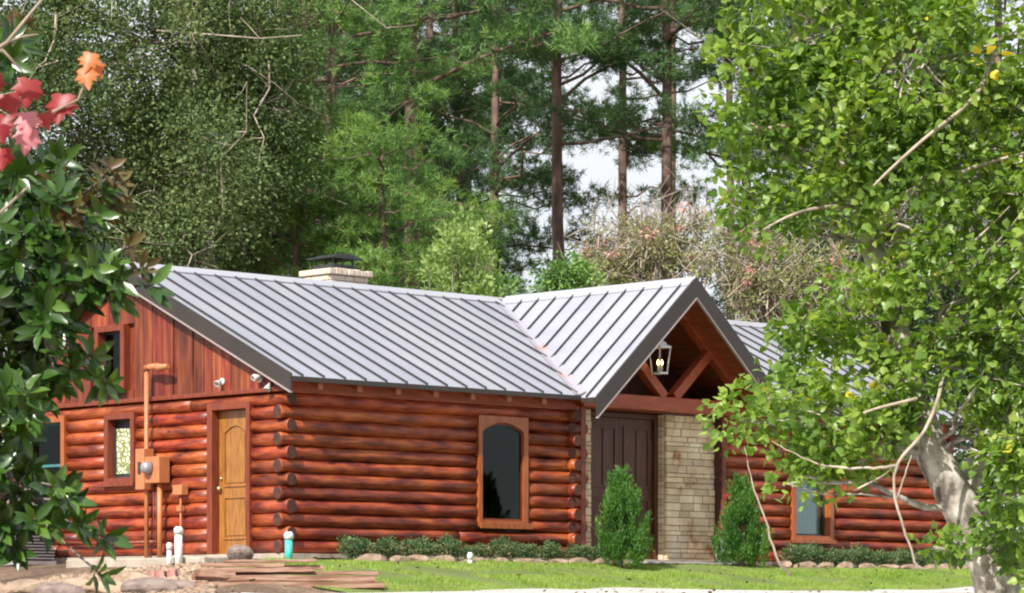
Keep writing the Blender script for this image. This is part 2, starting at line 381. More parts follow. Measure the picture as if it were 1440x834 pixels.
MAG = ([(0, 0, 0), (-.13, .22, .04), (-.19, .55, .06), (-.10, .85, .01), (0, 1.02, -.06), (.10, .85, .01), (.19, .55, .06), (.13, .22, .04), (0, .3, 0), (0, .7, .0)],
       [(0, 1, 8), (1, 2, 8), (8, 2, 9), (2, 3, 9), (3, 4, 9), (9, 4, 5), (9, 5, 6), (8, 9, 6), (8, 6, 7), (0, 8, 7)])
def lobed(pts):
    L = [(x, y, -.10 * abs(x) * 2) for x, y in pts]; Rr = [(-x, y, z) for x, y, z in L[::-1] if abs(x) > 1e-6]
    loop = L + Rr; n = len(loop)
    tv = [(0, .38, .06)] + loop
    return tv, [(0, 1 + i, 1 + (i + 1) % n) for i in range(n)]
MAPLE = lobed([(0, 0), (-.18, -.08), (-.40, -.02), (-.33, .14), (-.55, .38), (-.36, .40), (-.38, .62), (-.20, .55), (-.14, .74), (0, 1.0)])
BROAD = lobed([(0, 0), (-.24, -.06), (-.42, .14), (-.44, .38), (-.28, .52), (-.20, .74), (0, 1.0)])

ng = 90000
u = rng.uniform(-2.6, 16.5, ng); e = np.array([drive_edge(t) for t in u]); v = e + (-1.12 - e) * rng.uniform(-.02, 1, ng)
P = np.stack([CX + UX * u + VX * v, CY + UY * u + VY * v], -1); gz = ground_z(P[:, 0], P[:, 1]) + .018
pos = np.column_stack([P, gz]); n = len(pos)
fw = rdir(n, 0, 0) * .45; fw[:, 2] = 1
hgt = rng.uniform(.022, .062, n) * np.clip(.75 + .6 * np.sin(pos[:, 0] * 3.3 + 2 * np.sin(pos[:, 1] * 2.7)), .35, 1.2) * (1 + .5 * np.sin(pos[:, 0] * 1.7) * np.sin(pos[:, 1] * 1.3))
Vv, Ff = instance(*BLADE, pos, fw, rdir(n), hgt, np.full(n, .012))
prop(link('lawn_grass', np_mesh('lawn_grass', Vv, Ff, [M['f_grass']])), 'short bright green grass between the flower bed and gravel', 'grass', kind='stuff')

nl = 420; u = rng.uniform(-7, 22, nl); v = rng.uniform(-7.5, -1.2, nl); P = np.stack([CX + UX * u + VX * v, CY + UY * u + VY * v], -1)
Vv, Ff = instance(*LEAF, np.column_stack([P, ground_z(P[:, 0], P[:, 1]) + .06]), rdir(nl, 0, .3), rdir(nl, 1.5, .3), rng.uniform(.05, .11, nl))
prop(link('fallen_leaves', np_mesh('fallen_leaves', Vv, Ff, [M['f_rust']])), 'brown fallen leaves scattered over lawn and gravel', 'fallen leaves', kind='stuff')

# ------------------------------------------------------------------ the log house
house = empty('log_house', H(0, 0, 0), ANG, 'single storey red log house with standing seam metal roof and gabled stone entry', 'house')
LEN, WID = 15.43, 7.57
ZE, ZR, VE, VR = 2.55, 4.49, -.38, 3.785
UL, UR = -.20, 15.86
PITCH = .1955; ROWS = 12
PU, PHW, PV = 7.98, 2.264, -.755            # porch ridge u, half width, front edge
PZR, PZE = 4.50, 2.51
def zmain(v): return ZE + (ZR - ZE) * (v - VE) / (VR - VE) if v < VR else ZR - (ZR - ZE) * (v - VR) / (VR - VE)
def zporch(u): return PZR - (PZR - PZE) * abs(u - PU) / PHW

def log_wall(name, length, holes, extL, extR, parity, loc, rz, rows=ROWS, jl=None):
    """logs along local x; outer face towards local -y; holes are (x0, x1, z0, z1)"""
    mb = MB()
    for r in range(rows):
        zc = (r + .5) * PITCH; even = (r % 2 == parity)
        xa = -(extL if even else 0.0); xb = length + (extR if even else 0.0)
        cuts = sorted([(h[0], h[1]) for h in holes if h[2] < zc + .02 and h[3] > zc + .0])
        segs = []; x = xa
        for a, b in cuts: segs.append((x, a)); x = b
        segs.append((x, xb))
        for a, b in segs:
            if b - a < .05: continue
            # butt joints here and there
            parts = [(a, b)]
            if b - a > 4: m_ = R.uniform(a + 1.2, b - 1.2); parts = [(a, m_ - .003), (m_ + .003, b)]
            for p, q in parts:
                k = max(2, int((q - p) / .35)); rr0 = PITCH * .53 * R.uniform(.94, 1.04)
                pts, rs = [], []
                for t in range(k + 1):
                    xx = p + (q - p) * t / k
                    pts.append((xx, R.uniform(-.004, .004), zc + R.uniform(-.003, .003))); rs.append(rr0 * R.uniform(.955, 1.03))
                if even:      # notched ends are a little waisted where the crossing logs sit
                    if p == xa and extL: pts = [(xa, 0, zc), (xa + .04, 0, zc), (xa + .10, 0, zc), (0.08, 0, zc)] + pts[1:]; rs = [rr0 * .93, rr0, rr0 * .9, rr0 * .97] + rs[1:]
                    if q == xb and extR: pts = pts[:-1] + [(length - .08, 0, zc), (xb - .10, 0, zc), (xb - .04, 0, zc), (xb, 0, zc)]; rs = rs[:-1] + [rr0 * .97, rr0 * .9, rr0, rr0 * .93]
                    z = sorted(range(len(pts)), key=lambda i: pts[i][0]); pts = [pts[i] for i in z]; rs = [rs[i] for i in z]
                mb.tube(pts, rs, n=14, m=0, capm=1)
    o = mb.build(name, [M['log'], M['logend']], house, recalc=False)
    o.location = loc; o.rotation_euler = (0, 0, rz)
    return o
def backing(name, length, z1, holes, y0, y1, loc, rz, m):
    mb = MB(); X = sorted({.12, length - .12} | {h[0] for h in holes} | {h[1] for h in holes}); Z = sorted({0.0, z1} | {max(0, h[2]) for h in holes} | {h[3] for h in holes if h[3] < z1})
    for a, b in zip(X[:-1], X[1:]):
        for c, d in zip(Z[:-1], Z[1:]):
            cx, cz = (a + b) / 2, (c + d) / 2
            if any(h[0] < cx < h[1] and h[2] < cz < h[3] for h in holes): continue
            mb.box((a, y0, c), (b, y1, d))
    o = mb.build(name, m, house); o.location = loc; o.rotation_euler = (0, 0, rz); return o

# openings
FW = (3.78, 4.845, .461, 2.173)       # arched front window outer frame (u0,u1,z0,z1)
WW = (11.12, 12.20, .358, 2.03)      # wing window
LW = (3.43, 4.186, 1.115, 2.206)      # low gable window (v0,v1,..)
UW = (3.68, 4.44, 2.55, 3.57)       # upper gable window
DR = (.67, 1.665, 0, 2.24)           # oak side door
TW = (5.22, 6.40, .70, 2.228)        # teal window
ENT = (6.44, 8.19)                   # entry opening
SL, SR = 6.15, 9.365                  # stone extents
zt = ROWS * PITCH
wl = log_wall('log_wall', SL - .05, [FW], .15, .10, 0, (0, 0, 0), 0)
wr = log_wall('log_wall', LEN - SR, [(WW[0] - SR, WW[1] - SR, WW[2], WW[3])], .0, .15, 0, (SR, 0, 0), 0)
wg = log_wall('log_wall', WID, [(WID - DR[1], WID - DR[0], DR[2], DR[3]), (WID - LW[1], WID - LW[0], LW[2], LW[3]), (WID - TW[1], WID - TW[0], TW[2], TW[3])], .15, .155, 1, (0, WID, 0), -math.pi / 2)
we = log_wall('log_wall', WID, [], .22, .22, 1, (LEN, 0, 0), math.pi / 2)
wb = log_wall('log_wall', LEN, [], .22, .22, 0, (LEN, WID, 0), math.pi)
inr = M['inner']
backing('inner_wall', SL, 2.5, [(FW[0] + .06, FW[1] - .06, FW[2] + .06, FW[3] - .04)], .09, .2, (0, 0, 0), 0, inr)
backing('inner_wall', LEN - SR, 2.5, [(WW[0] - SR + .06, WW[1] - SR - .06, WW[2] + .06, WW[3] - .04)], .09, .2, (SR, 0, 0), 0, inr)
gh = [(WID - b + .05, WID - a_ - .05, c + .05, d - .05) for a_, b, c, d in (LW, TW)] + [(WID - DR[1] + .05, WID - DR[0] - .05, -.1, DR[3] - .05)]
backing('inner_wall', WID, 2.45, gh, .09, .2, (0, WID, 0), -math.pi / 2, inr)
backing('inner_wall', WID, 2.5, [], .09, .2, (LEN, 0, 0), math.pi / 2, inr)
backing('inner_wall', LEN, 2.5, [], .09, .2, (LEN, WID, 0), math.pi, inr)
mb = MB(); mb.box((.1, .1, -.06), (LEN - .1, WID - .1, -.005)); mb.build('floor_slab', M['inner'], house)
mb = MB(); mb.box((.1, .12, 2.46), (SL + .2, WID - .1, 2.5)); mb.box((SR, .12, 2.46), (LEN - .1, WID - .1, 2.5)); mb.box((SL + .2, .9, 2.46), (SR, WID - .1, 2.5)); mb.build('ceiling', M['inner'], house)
mb = MB()
for a, b in (((-.12, -.12, -.45), (LEN + .12, .25, 0.0)), ((-.12, .25, -.45), (.25, WID + .12, 0.0)), ((.25, WID - .2, -.45), (LEN + .12, WID + .12, 0)), ((LEN - .2, .25, -.45), (LEN + .12, WID - .2, 0))):
    mb.box(a, b)
mb.build('foundation', M['conc'], house)
# crossing log ends beside the entry
for (uu, par) in ((SL - .32, 1),):
    mb = MB()
    for r in range(ROWS):
        if r % 2 == par:
            zc = (r + .5) * PITCH; mb.tube([(uu, -.24, zc), (uu, -.14, zc), (uu, .2, zc)], [.09, .10, .098], n=12, capm=1)
        else:
            zc = (r + .5) * PITCH; mb.tube([(uu, -.10, zc), (uu, .2, zc)], [.09, .09], n=12, capm=1)
    mb.build('log_ends', [M['log'], M['logend']], house, recalc=False)
for a, b in ((SL - .12, SL - .004), (SR + .004, SR + .10)): mb = MB(); mb.box((a, -.10, 0), (b, .18, 2.5)); mb.build('corner_post', M['trimred'], house, bevel=.01)

# gable siding (vertical boards) on u = 0 and u = LEN
def gable_siding(uface, sgn, holes):
    mb = MB(); w = .225; v = .0
    z0 = 2.40
    while v < WID:
        ww = w * R.uniform(.85, 1.15); b = min(v + ww, WID); a = v; v = b
        th = uface + sgn * R.uniform(.035, .06)
        spans = [(z0, None)]
        for h in holes:
            if a < h[1] - .02 and b > h[0] + .02: spans = [(z0, h[2]), (h[3], None)]
        for c, d in spans:
            za = (zmain(a) - .10) if d is None else d; zb_ = (zmain(b - .012) - .10) if d is None else d
            if d is None and a < VR < b:
                poly = [(a, c), (b - .012, c), (b - .012, zb_), (VR, zmain(VR) - .10), (a, za)]
            else: poly = [(a, c), (b - .012, c), (b - .012, zb_), (a, za)]
            if max(za, zb_) <= c + .02: continue
            poly = [(p, max(q, c + .005)) for p, q in poly]
            mb.prism([(uface, p, q) for p, q in poly], (th - uface, 0, 0))
    # thin battens over the joints
    mb.build('gable_siding', M['siding'], house)
    bk = MB()
    if holes:
        h = holes[0]
        pieces = [[(.1, 2.44), (h[0], 2.44), (h[0], zmain(h[0]) - .11), (VR - .0, zmain(VR) - .11) if h[0] > VR else (h[0], zmain(h[0]) - .11), (.1, zmain(.1) - .11)],
                  [(h[1], 2.44), (WID - .1, 2.44), (WID - .1, zmain(WID - .1) - .11), (h[1], zmain(h[1]) - .11)],
                  [(h[0], 2.44), (h[1], 2.44), (h[1], h[2]), (h[0], h[2])],
                  [(h[0], h[3]), (h[1], h[3]), (h[1], zmain(h[1]) - .11), (h[0], zmain(h[0]) - .11)]]
    else:
        pieces = [[(.1, 2.44), (WID - .1, 2.44), (WID - .1, zmain(WID - .1) - .11), (VR, zmain(VR) - .11), (.1, zmain(.1) - .11)]]
    for p in pieces: bk.prism([(uface - sgn * .012, a, b) for a, b in p], (-sgn * .05, 0, 0))
    bk.build('gable_sheathing', M['trimred'], house)
gable_siding(-.01, -1, [UW])
gable_siding(LEN + .01, 1, [])
for a, b in ((-.13, -.012), (LEN + .012, LEN + .13)): mb = MB(); mb.box((a, -.12, 2.35), (b, WID + .1, 2.415)); mb.build('belly_band', M['trimred'], house, bevel=.008)

# roof: metal sheets with standing seams, timber deck under them
def roof_poly(name_m, poly, thick=.03, up=.0):
    mb = MB(); mb.prism([(p[0], p[1], p[2] + up) for p in poly], (0, 0, -thick)); return mb
main_L = [(UL, VE, ZE), (PU - PHW, VE, ZE), (PU, VR, ZR), (UL, VR, ZR)]
main_R = [(PU + PHW, VE, ZE), (UR, VE, ZE), (UR, VR, ZR), (PU, VR, ZR)]
backs = [(UL, VR, ZR), (UR, VR, ZR), (UR, 2 * VR - VE, ZE), (UL, 2 * VR - VE, ZE)]
def seam(mb, p, q, nrm, side, h=.032, w=.023):
    p, q, nrm, side = map(lambda t: np.array(t, float), (p, q, nrm, side))
    nrm /= np.linalg.norm(nrm); side /= np.linalg.norm(side)
    a = [p - side * w / 2, p + side * w / 2, q + side * w / 2, q - side * w / 2]
    mb.prism(a, nrm * h, 1)
mb = MB()
for poly in (main_L, main_R, backs): mb.prism(poly, (0, 0, -.02), 0)
sl = (ZR - ZE) / (VR - VE); nf = (0, -sl, 1); nb = (0, sl, 1)
uu = UL + .21
while uu < UR - .05:
    v0 = VE
    if abs(uu - PU) < PHW: v0 = VE + (PHW - abs(uu - PU)) / PHW * (VR - VE) + .06
    if v0 < VR - .1: seam(mb, (uu, v0, zmain(v0)), (uu, VR - .08, zmain(VR - .08)), nf, (1, 0, 0))
    seam(mb, (uu, VR + .08, zmain(VR + .08)), (uu, 2 * VR - VE, ZE), nb, (1, 0, 0))
    uu += .408
roof = mb.build('roof', [M['roof'], M['seam']], house)
mb = MB()
left = [(PU - PHW, PV, PZE), (PU, PV, PZR), (PU, VR, PZR), (PU - PHW, VE - .06, PZE)]
right = [(PU + PHW, PV, PZE), (PU, PV, PZR), (PU, VR, PZR), (PU + PHW, VE - .06, PZE)]
for poly in (left, right): mb.prism(poly, (0, 0, -.02), 0)
ps = (PZR - PZE) / PHW
vv = PV + .22
while vv < VR - .1:
    lo = 0 if vv < VE else (vv - VE) / (VR - VE)
    for sg in (-1, 1):
        k = PHW * (1 - lo) - (.05 if lo else 0)
        if k > .12: seam(mb, (PU + sg * k, vv, zporch(PU + k)), (PU + sg * .07, vv, zporch(PU + .07)), (sg * ps, 0, 1), (0, 1, 0))
    vv += .408
mb.build('porch_roof', [M['roof'], M['seam']], house)
def cap_strip(p, q, wdir1, wdir2, w, name, m, lift=.03):
    mb = MB(); p, q = np.array(p, float), np.array(q, float)
    for wd in (wdir1, wdir2):
        wd = np.array(wd, float); wd /= np.linalg.norm(wd)
        a = [p + (0, 0, lift + .03), q + (0, 0, lift + .03), q + wd * w + (0, 0, lift), p + wd * w + (0, 0, lift)]
        mb.prism(a, (0, 0, -.022))
    return mb.build(name, m, roof, bevel=.004)
cap_strip((UL - .02, VR, ZR), (UR + .02, VR, ZR), (0, -1, -sl), (0, 1, -sl), .16, 'ridge_cap', M['ridge'])
cap_strip((PU, PV - .02, PZR), (PU, VR - .15, PZR), (-1, 0, -ps), (1, 0, -ps), .15, 'ridge_cap', M['ridge'])
for sg in (-1, 1):
    p = np.array((PU + sg * PHW, VE, ZE)); q = np.array((PU, VR, ZR)); mb = MB()
    mb.prism([p + (-sg * .0 - .0, 0, .022), q + (0, 0, .022), q + (sg * .10, 0, .025), p + (sg * .10, 0, .025)], (0, 0, -.015))
    mb.prism([p + (0, 0, .022), q + (0, 0, .022), q + (-sg * .09, -0.05, .05), p + (-sg * .09, -.05, .075)], (0, 0, -.015))
    mb.build('valley_flashing', M['valley'], roof)
# decks / soffits
mb = MB()
for poly in (main_L, main_R): mb.prism([(p[0] + (.03 if p[0] == UL else -.03 if p[0] == UR else 0), p[1] + (.03 if p[1] == VE else 0), p[2] - .024 + (.03 * sl if p[1] == VE else 0)) for p in poly], (0, 0, -.03))
mb.prism([(UL + .03, VR, ZR - .024), (UR - .03, VR, ZR - .024), (UR - .03, 2 * VR - VE - .03, ZE - .01), (UL + .03, 2 * VR - VE - .03, ZE - .01)], (0, 0, -.03))
mb.build('soffit', M['trimred'], house)
mb = MB()
for sg in (-1, 1):                      # porch ceiling boards, run along the ridge
    nb_ = 17
    for k in range(nb_):
        a, b = PHW * k / nb_, PHW * (k + 1) / nb_ - .012
        mb.prism([(PU + sg * a, PV + .03, zporch(PU + a) - .035), (PU + sg * b, PV + .03, zporch(PU + b) - .035), (PU + sg * b, 1.0, zporch(PU + b) - .035), (PU + sg * a, 1.0, zporch(PU + a) - .035)], (0, 0, -.025))
mb.build('porch_ceiling', M['soffit'], house)
# fascia
def fascia(p, q, depth, off, lip=True, m=None):
    mb = MB(); p, q, off = map(lambda t: np.array(t, float), (p, q, off))
    d = np.array([0, 0, -depth]); mb.prism([p, q, q + d, p + d], off, 0)
    if lip: o2 = off / np.linalg.norm(off) * (np.linalg.norm(off) + .012); mb.prism([p + d + (0, 0, -.001), q + d + (0, 0, -.001), q + d + (0, 0, -.028), p + d + (0, 0, -.028)], o2, 1)
    return mb.build('fascia', [m or M['fascia'], M['drip']], house)
fascia((UL, VE - .02, ZE + .035), (UL, VR, ZR + .04), .255, (-.035, 0, 0))
fascia((UL, 2 * VR - VE + .02, ZE + .035), (UL, VR, ZR + .04), .255, (-.035, 0, 0))
fascia((UR, VE - .02, ZE + .035), (UR, VR, ZR + .04), .255, (.035, 0, 0))
fascia((UR, 2 * VR - VE + .02, ZE + .035), (UR, VR, ZR + .04), .255, (.035, 0, 0))
fascia((PU - PHW - .02, PV, PZE + .02), (PU, PV, PZR + .05), .33, (0, -.04, 0))
fascia((PU + PHW + .02, PV, PZE + .02), (PU, PV, PZR + .05), .33, (0, -.04, 0))
fascia((UL, VE, ZE - .004), (PU - PHW, VE, ZE - .004), .07, (0, -.03, 0), False)
fascia((PU + PHW, VE, ZE - .004), (UR, VE, ZE - .004), .07, (0, -.03, 0), False)
fascia((UL, 2 * VR - VE, ZE - .004), (UR, 2 * VR - VE, ZE - .004), .07, (0, .03, 0), False)
fascia((PU - PHW, PV + .01, PZE - .004), (PU - PHW, VE - .07, PZE - .004), .08, (-.025, 0, 0), False)
fascia((PU + PHW, PV + .01, PZE - .004), (PU + PHW, VE - .07, PZE - .004), .08, (.025, 0, 0), False)
# rafter tails
def tail(u_):
    mb = MB(); mb.prism([(u_ - .05, VE + .05, ZE - .06), (u_ - .05, VE + .05, ZE - .17), (u_ - .05, .0, ZE - .0), (u_ - .05, .0, ZE + .11)], (.10, 0, 0))
    return mb.build('rafter_tail', M['trim'], house, bevel=.006)
u_ = .40
while u_ < 15.3:
    if u_ < 5.5 or u_ > 10.4: tail(u_)
    u_ += .765
# top plate over the logs under the eave
for a, b in ((-.02, SL - .13), (SR + .11, LEN)): mb = MB(); mb.box((a, -.085, zt - .01), (b, .085, 2.52)); mb.build('top_plate', M['beam'], house, bevel=.01)

# stone entry wall: courses of separate stones over a mortar core
def stones(mb, u0, u1, z0, z1, yf, clip=None, side=None):
    z = z0
    while z < z1 - .02:
        h = R.choice([.07, .09, .11, .13]); h = min(h, z1 - z); u = u0
        while u < u1 - .005:
            w = R.uniform(.14, .42)
            if u + w > u1 - .10: w = u1 - u
            a, b = u + .006, u + w - .006
            if clip is None or (z + h < clip(a) and z + h < clip(b)):
                d = R.uniform(0, .022)
                mb.prism([(a, yf - d, z + .005), (b, yf - d + R.uniform(-.004, .004), z + .005), (b, yf - d, z + h - .005), (a, yf - d, z + h - .005)], (0, .06, 0))
            u += w
        z += h
yf = .08
gi = MB(); q = PU - 2.1
while q < PU + 2.1:
    a, b = q, q + .17; za, zb_ = zporch(a) - .08, zporch(b) - .08
    if min(za, zb_) > 2.52: gi.prism([(a, .95, 2.5), (b - .01, .95, 2.5), (b - .01, .95, zb_), (a, .95, za)], (0, .03, 0))
    q += .17
gi.build('gable_infill', M['walnut'], house)
lt = MB(); lt.box((SL, .02, 2.395), (SR, .96, 2.46)); lt.build('porch_header', M['trimred'], house)
for a, b, us, sg in ((SL, ENT[0], ENT[0], 1), (ENT[1], SR, ENT[1], -1)):
    mb = MB(); core = MB(); stones(mb, a, b, -.08, 2.39, yf); core.box((a + .01, yf + .02, -.1), (b - .01, .55, 2.39))
    z = -.08
    while z < 2.36:
        h = R.choice([.08, .1, .13]); mb.box((us - .05 if sg > 0 else us - .012, yf + .06, z + .005), (us + .012 if sg > 0 else us + .05, .30, min(z + h, 2.38) - .005)); z += h
    sw = mb.build('stone_wall', M['stone'], house, bevel=.006); core.build('mortar', M['mortar'], sw)
# entry double door
ed = MB(); w = (ENT[1] - ENT[0]) / 2; yd = .27
od = None
mbf = MB(); mbf.box((ENT[0] + .012, yd - .03, -.03), (ENT[0] + .09, yd + .1, 2.38)); mbf.box((ENT[1] - .09, yd - .03, -.03), (ENT[1] - .012, yd + .1, 2.38)); mbf.box((ENT[0] + .09, yd - .03, 2.30), (ENT[1] - .09, yd + .1, 2.38))
mbf.build('door_frame', M['walnut'], house, bevel=.006)
for k in range(2):
    a = ENT[0] + .095 + k * ((ENT[1] - ENT[0] - .19) / 2); b = a + (ENT[1] - ENT[0] - .19) / 2 - .006
    mb = MB(); mb.box((a, yd + .02, -.02), (b, yd + .07, 2.295))
    for (z0, z1) in ((.16, 1.0), (1.16, 2.16)):
        for (c, d, e_, f_) in ((a + .08, b - .08, z0, z0 + .045), (a + .08, b - .08, z1 - .045, z1), (a + .08, a + .125, z0 + .045, z1 - .045), (b - .125, b - .08, z0 + .045, z1 - .045)):
            mb.box((c, yd - .0, e_), (d, yd + .018, f_))
        q = (a + b) / 2; mb.box((q - .008, yd + .004, z0 + .05), (q + .008, yd + .018, z1 - .05))
    d_ = mb.build('door', M['walnut'], house, bevel=.004)
    hd = MB(); x = b - .05 if k == 0 else a + .05; hd.tube([(x, yd - .02, .95), (x, yd - .055, .99), (x, yd - .055, 1.19), (x, yd - .02, 1.23)], .011, 8); hd.build('door_handle', M['iron'], d_)
# porch truss: beam, rafters, struts
def bar(mb, p, q, w, t):
    p, q = np.array(p, float), np.array(q, float); d = (q - p); L = np.linalg.norm(d); d /= L
    n_ = np.array([-d[2], 0, d[0]]); y = np.array([0, t, 0])
    mb.prism([p - n_ * w / 2 - y / 2, q - n_ * w / 2 - y / 2, q + n_ * w / 2 - y / 2, p + n_ * w / 2 - y / 2], y)
mb = MB(); mb.box((SL - .22, -.26, 2.40), (SR + .62, -.04, 2.635)); mb.build('beam', M['beam'], house, bevel=.015)
for sg in (-1, 1):
    mb = MB(); bar(mb, (PU + sg * 2.02, -.15, zporch(PU + 2.02) - .17), (PU + sg * .02, -.15, PZR - .18), .17, .18); mb.build('rafter', M['beam'], house, bevel=.01)
    mb = MB(); bar(mb, (PU + sg * .12, -.15, 2.64), (PU + sg * .96, -.15, zporch(PU + .96) - .26), .16, .17); mb.build('strut', M['beam'], house, bevel=.01)
mb = MB(); mb.box((PU - .07, -.22, PZR - .55), (PU + .07, -.08, PZR - .12)); mb.build('king_block', M['beam'], house, bevel=.01)
# chimney
ch = empty('chimney', (0, 0, 0)); ch.parent = house
CU, CV = 5.42, 5.1
mb = MB(); core = MB(); core.box((CU - .40, CV - .30, 3.4), (CU + .40, CV + .32, 4.80))
st = MB(); z = 3.5
while z < 4.78:
    h = R.choice([.09, .12, .14])
    for fx in (0, 1):
        u = CU - .42
        while u < CU + .41:
            w_ = min(R.uniform(.15, .35), CU + .42 - u)
            if fx == 0: st.box((u + .005, CV - .33 - R.uniform(0, .02), z + .005), (u + w_ - .005, CV - .29, min(z + h, 4.80) - .005))
            u += w_
    v_ = CV - .31
    while v_ < CV + .32:
        w_ = min(R.uniform(.15, .3), CV + .33 - v_)
        st.box((CU - .43 - R.uniform(0, .02), v_ + .005, z + .005), (CU - .39, v_ + w_ - .005, min(z + h, 4.80) - .005)); v_ += w_
    z += h
core.build('chimney_core', M['mortar'], ch); st.build('chimney_stone', M['cap'], ch, bevel=.006)
cp = MB(); nn = 7
for k in range(nn):
    a = CU - .48 + .96 * k / nn; cp.box((a + .003, CV - .38 - R.uniform(0, .03), 4.805), (a + .96 / nn - .003, CV + .42, 4.90 + R.uniform(-.015, .015)))
cp.build('chimney_cap', M['cap'], ch, bevel=.015)
mt = MB(); mt.box((CU - .26, CV - .2, 4.90), (CU + .26, CV + .3, 5.0))
for a in (-.22, 0, .22):
    for b in (-.17, .27): mt.box((CU + a - .012, CV + b - .012, 5.0), (CU + a + .012, CV + b + .012, 5.10))
mt.prism([(CU - .33, CV - .28, 5.10), (CU + .33, CV - .28, 5.10), (CU + .33, CV + .38, 5.10), (CU - .33, CV + .38, 5.10)], (0, 0, .025))
mt.prism([(CU - .27, CV - .28, 5.127), (CU + .27, CV - .28, 5.127), (CU + .14, CV - .28, 5.175), (CU - .14, CV - .28, 5.175)], (0, .6, 0))
mt.build('chimney_hood', M['iron'], ch)

# windows and doors; local frame: x along wall, -y out
def rect(x0, x1, z0, z1): return [(x0, z0), (x1, z0), (x1, z1), (x0, z1)]
def make_window(loc, rz, w, h, style, casing, sash, pane):
    wd = empty('window', loc, rz); wd.parent = house
    cw = .095
    if style == 'arch':
        n = 14; x0, x1 = .08, w - .10; zs, rise = h - .24, .14
        inner = [(x0, .10), (x1, .10)] + [(x1 - (x1 - x0) * k / n, zs + rise * math.sin(math.pi * k / n) ** .8) for k in range(n + 1)]
        outer = [(0, 0), (w, 0)] + [(w if k == 0 else 0 if k == n else x1 - (x1 - x0) * k / n, h) for k in range(n + 1)]
        mb = MB(); mb.ring(outer, inner, -.12, .0); mb.build('frame', casing, wd, bevel=.004)
        inn2 = [(x0 + (.035 if x < w / 2 else -.035) + (x - x0) * 0 if False else max(x0 + .022, min(x1 - .022, x)), max(.13, z - .03 if z > .2 else z)) for x, z in inner]
        mb = MB(); mb.ring(inner, inn2, -.085, -.05); mb.build('sash', sash, wd)
        mb = MB(); mb.prism([(x, -.07, z) for x, z in inn2], (0, .006, 0)); mb.build('pane', pane, wd)
        mb = MB(); mb.box((-.02, -.19, -.03), (w + .02, -.152, .06)); mb.build('sill', casing, wd, bevel=.006)
    else:
        mb = MB(); mb.ring(rect(0, w, 0, h), rect(cw, w - cw, cw, h - cw), -.13, .11); mb.build('frame', casing, wd, bevel=.004)
        mb = MB(); mb.ring(rect(cw, w - cw, cw, h - cw), rect(cw + .035, w - cw - .035, cw + .035, h - cw - .035), .0, .05)
        if style == 'double': mb.box((cw + .036, .0, h / 2 - .02), (w - cw - .036, .05, h / 2 + .02))
        mb.build('sash', sash, wd)
        if style == 'art':
            mb = MB(); mb.box((cw + .036, .02, cw + .07), (w - cw - .036, .028, h - cw - .13)); mb.build('pane', pane, wd)
            mb = MB(); mb.box((cw + .036, .03, cw + .036), (w - cw - .036, .045, h - cw - .036)); mb.build('backing', M['iron'], wd)
        else:
            mb = MB(); mb.box((cw + .036, .02, cw + .036), (w - cw - .036, .028, h - cw - .036)); mb.build('pane', pane, wd)
        if style == 'tint_backing': mb = MB(); [mb.box((cw + .04 + k * .055, .034 + .008 * (k % 2), cw + .04), (cw + .092 + k * .055, .045 + .008 * (k % 2), h - cw - .04)) for k in range(int((w - 2 * cw - .1) / .055))]; mb.build('tint_backing', M['tint_backing'], wd)  # pale slats added behind the glass so the pane shows teal, not dark
        mb = MB(); mb.box((-.03, -.17, -.04), (w + .03, -.132, .035)); mb.build('sill', casing, wd, bevel=.006)
    return wd
make_window((FW[0], 0, FW[2]), 0, FW[1] - FW[0], FW[3] - FW[2], 'arch', M['trim'], M['trimred'], M['glass'])['label'] = 'tall arched window with orange wood casing'
make_window((WW[0], 0, WW[2]), 0, WW[1] - WW[0], WW[3] - WW[2], 'tint_backing', M['trim'], M['iron'], M['glasst'])['label'] = 'blue green window half hidden by the leaning tree'
make_window((0, LW[1], LW[2]), -math.pi / 2, LW[1] - LW[0], LW[3] - LW[2], 'art', M['trimred'], M['iron'], M['art'])['label'] = 'small window with patterned cream glass'
w_ = make_window((-.0, UW[1], UW[2]), -math.pi / 2, UW[1] - UW[0], UW[3] - UW[2], 'plain', M['trimred'], M['iron'], M['glass']); w_['label'] = 'dark attic window in the vertical boards'
w_ = make_window((0, TW[1], TW[2]), -math.pi / 2, TW[1] - TW[0], TW[3] - TW[2], 'double', M['trim'], M['teal'], M['glass']); w_['label'] = 'teal sash window behind the magnolia'
# oak side door
dv = empty('door', (0, DR[1], 0), -math.pi / 2); dv.parent = house; dv['label'] = 'golden oak side door with arched top panel'
W_, Hh = DR[1] - DR[0], DR[3]
mb = MB(); mb.box((0, -.12, 0), (.12, .12, Hh)); mb.box((W_ - .085, -.12, 0), (W_, .12, Hh)); mb.box((.12, -.12, Hh - .10), (W_ - .085, .12, Hh)); mb.build('door_frame', M['trimred'], dv, bevel=.006)
mb = MB(); x0, x1 = .125, W_ - .09; mb.box((x0, .02, .02), (x1, .065, Hh - .105)); mb.box((x0, -.02, -.03), (x1, .12, .018), 0)
n = 10; a, b = x0 + .12, x1 - .10
for (z0, z1, arch) in ((.22, .86, 0), (1.0, 1.93, 1)):
    def loop(ins, z0=z0, z1=z1, arch=arch):
        L = [(a + ins, z0 + ins), (b - ins, z0 + ins)]
        for k in range(n + 1):
            t = k / n; L.append((b - ins - (b - a - 2 * ins) * t, z1 - ins - (.10 * (1 - math.sin(math.pi * t)) if arch else 0)))
        return L
    mb.ring(loop(0), loop(.03), .0, .018); mb.prism([(x, .006, z) for x, z in loop(.06)], (0, .012, 0))
mb.build('door_leaf', M['oak'], dv, bevel=.003)
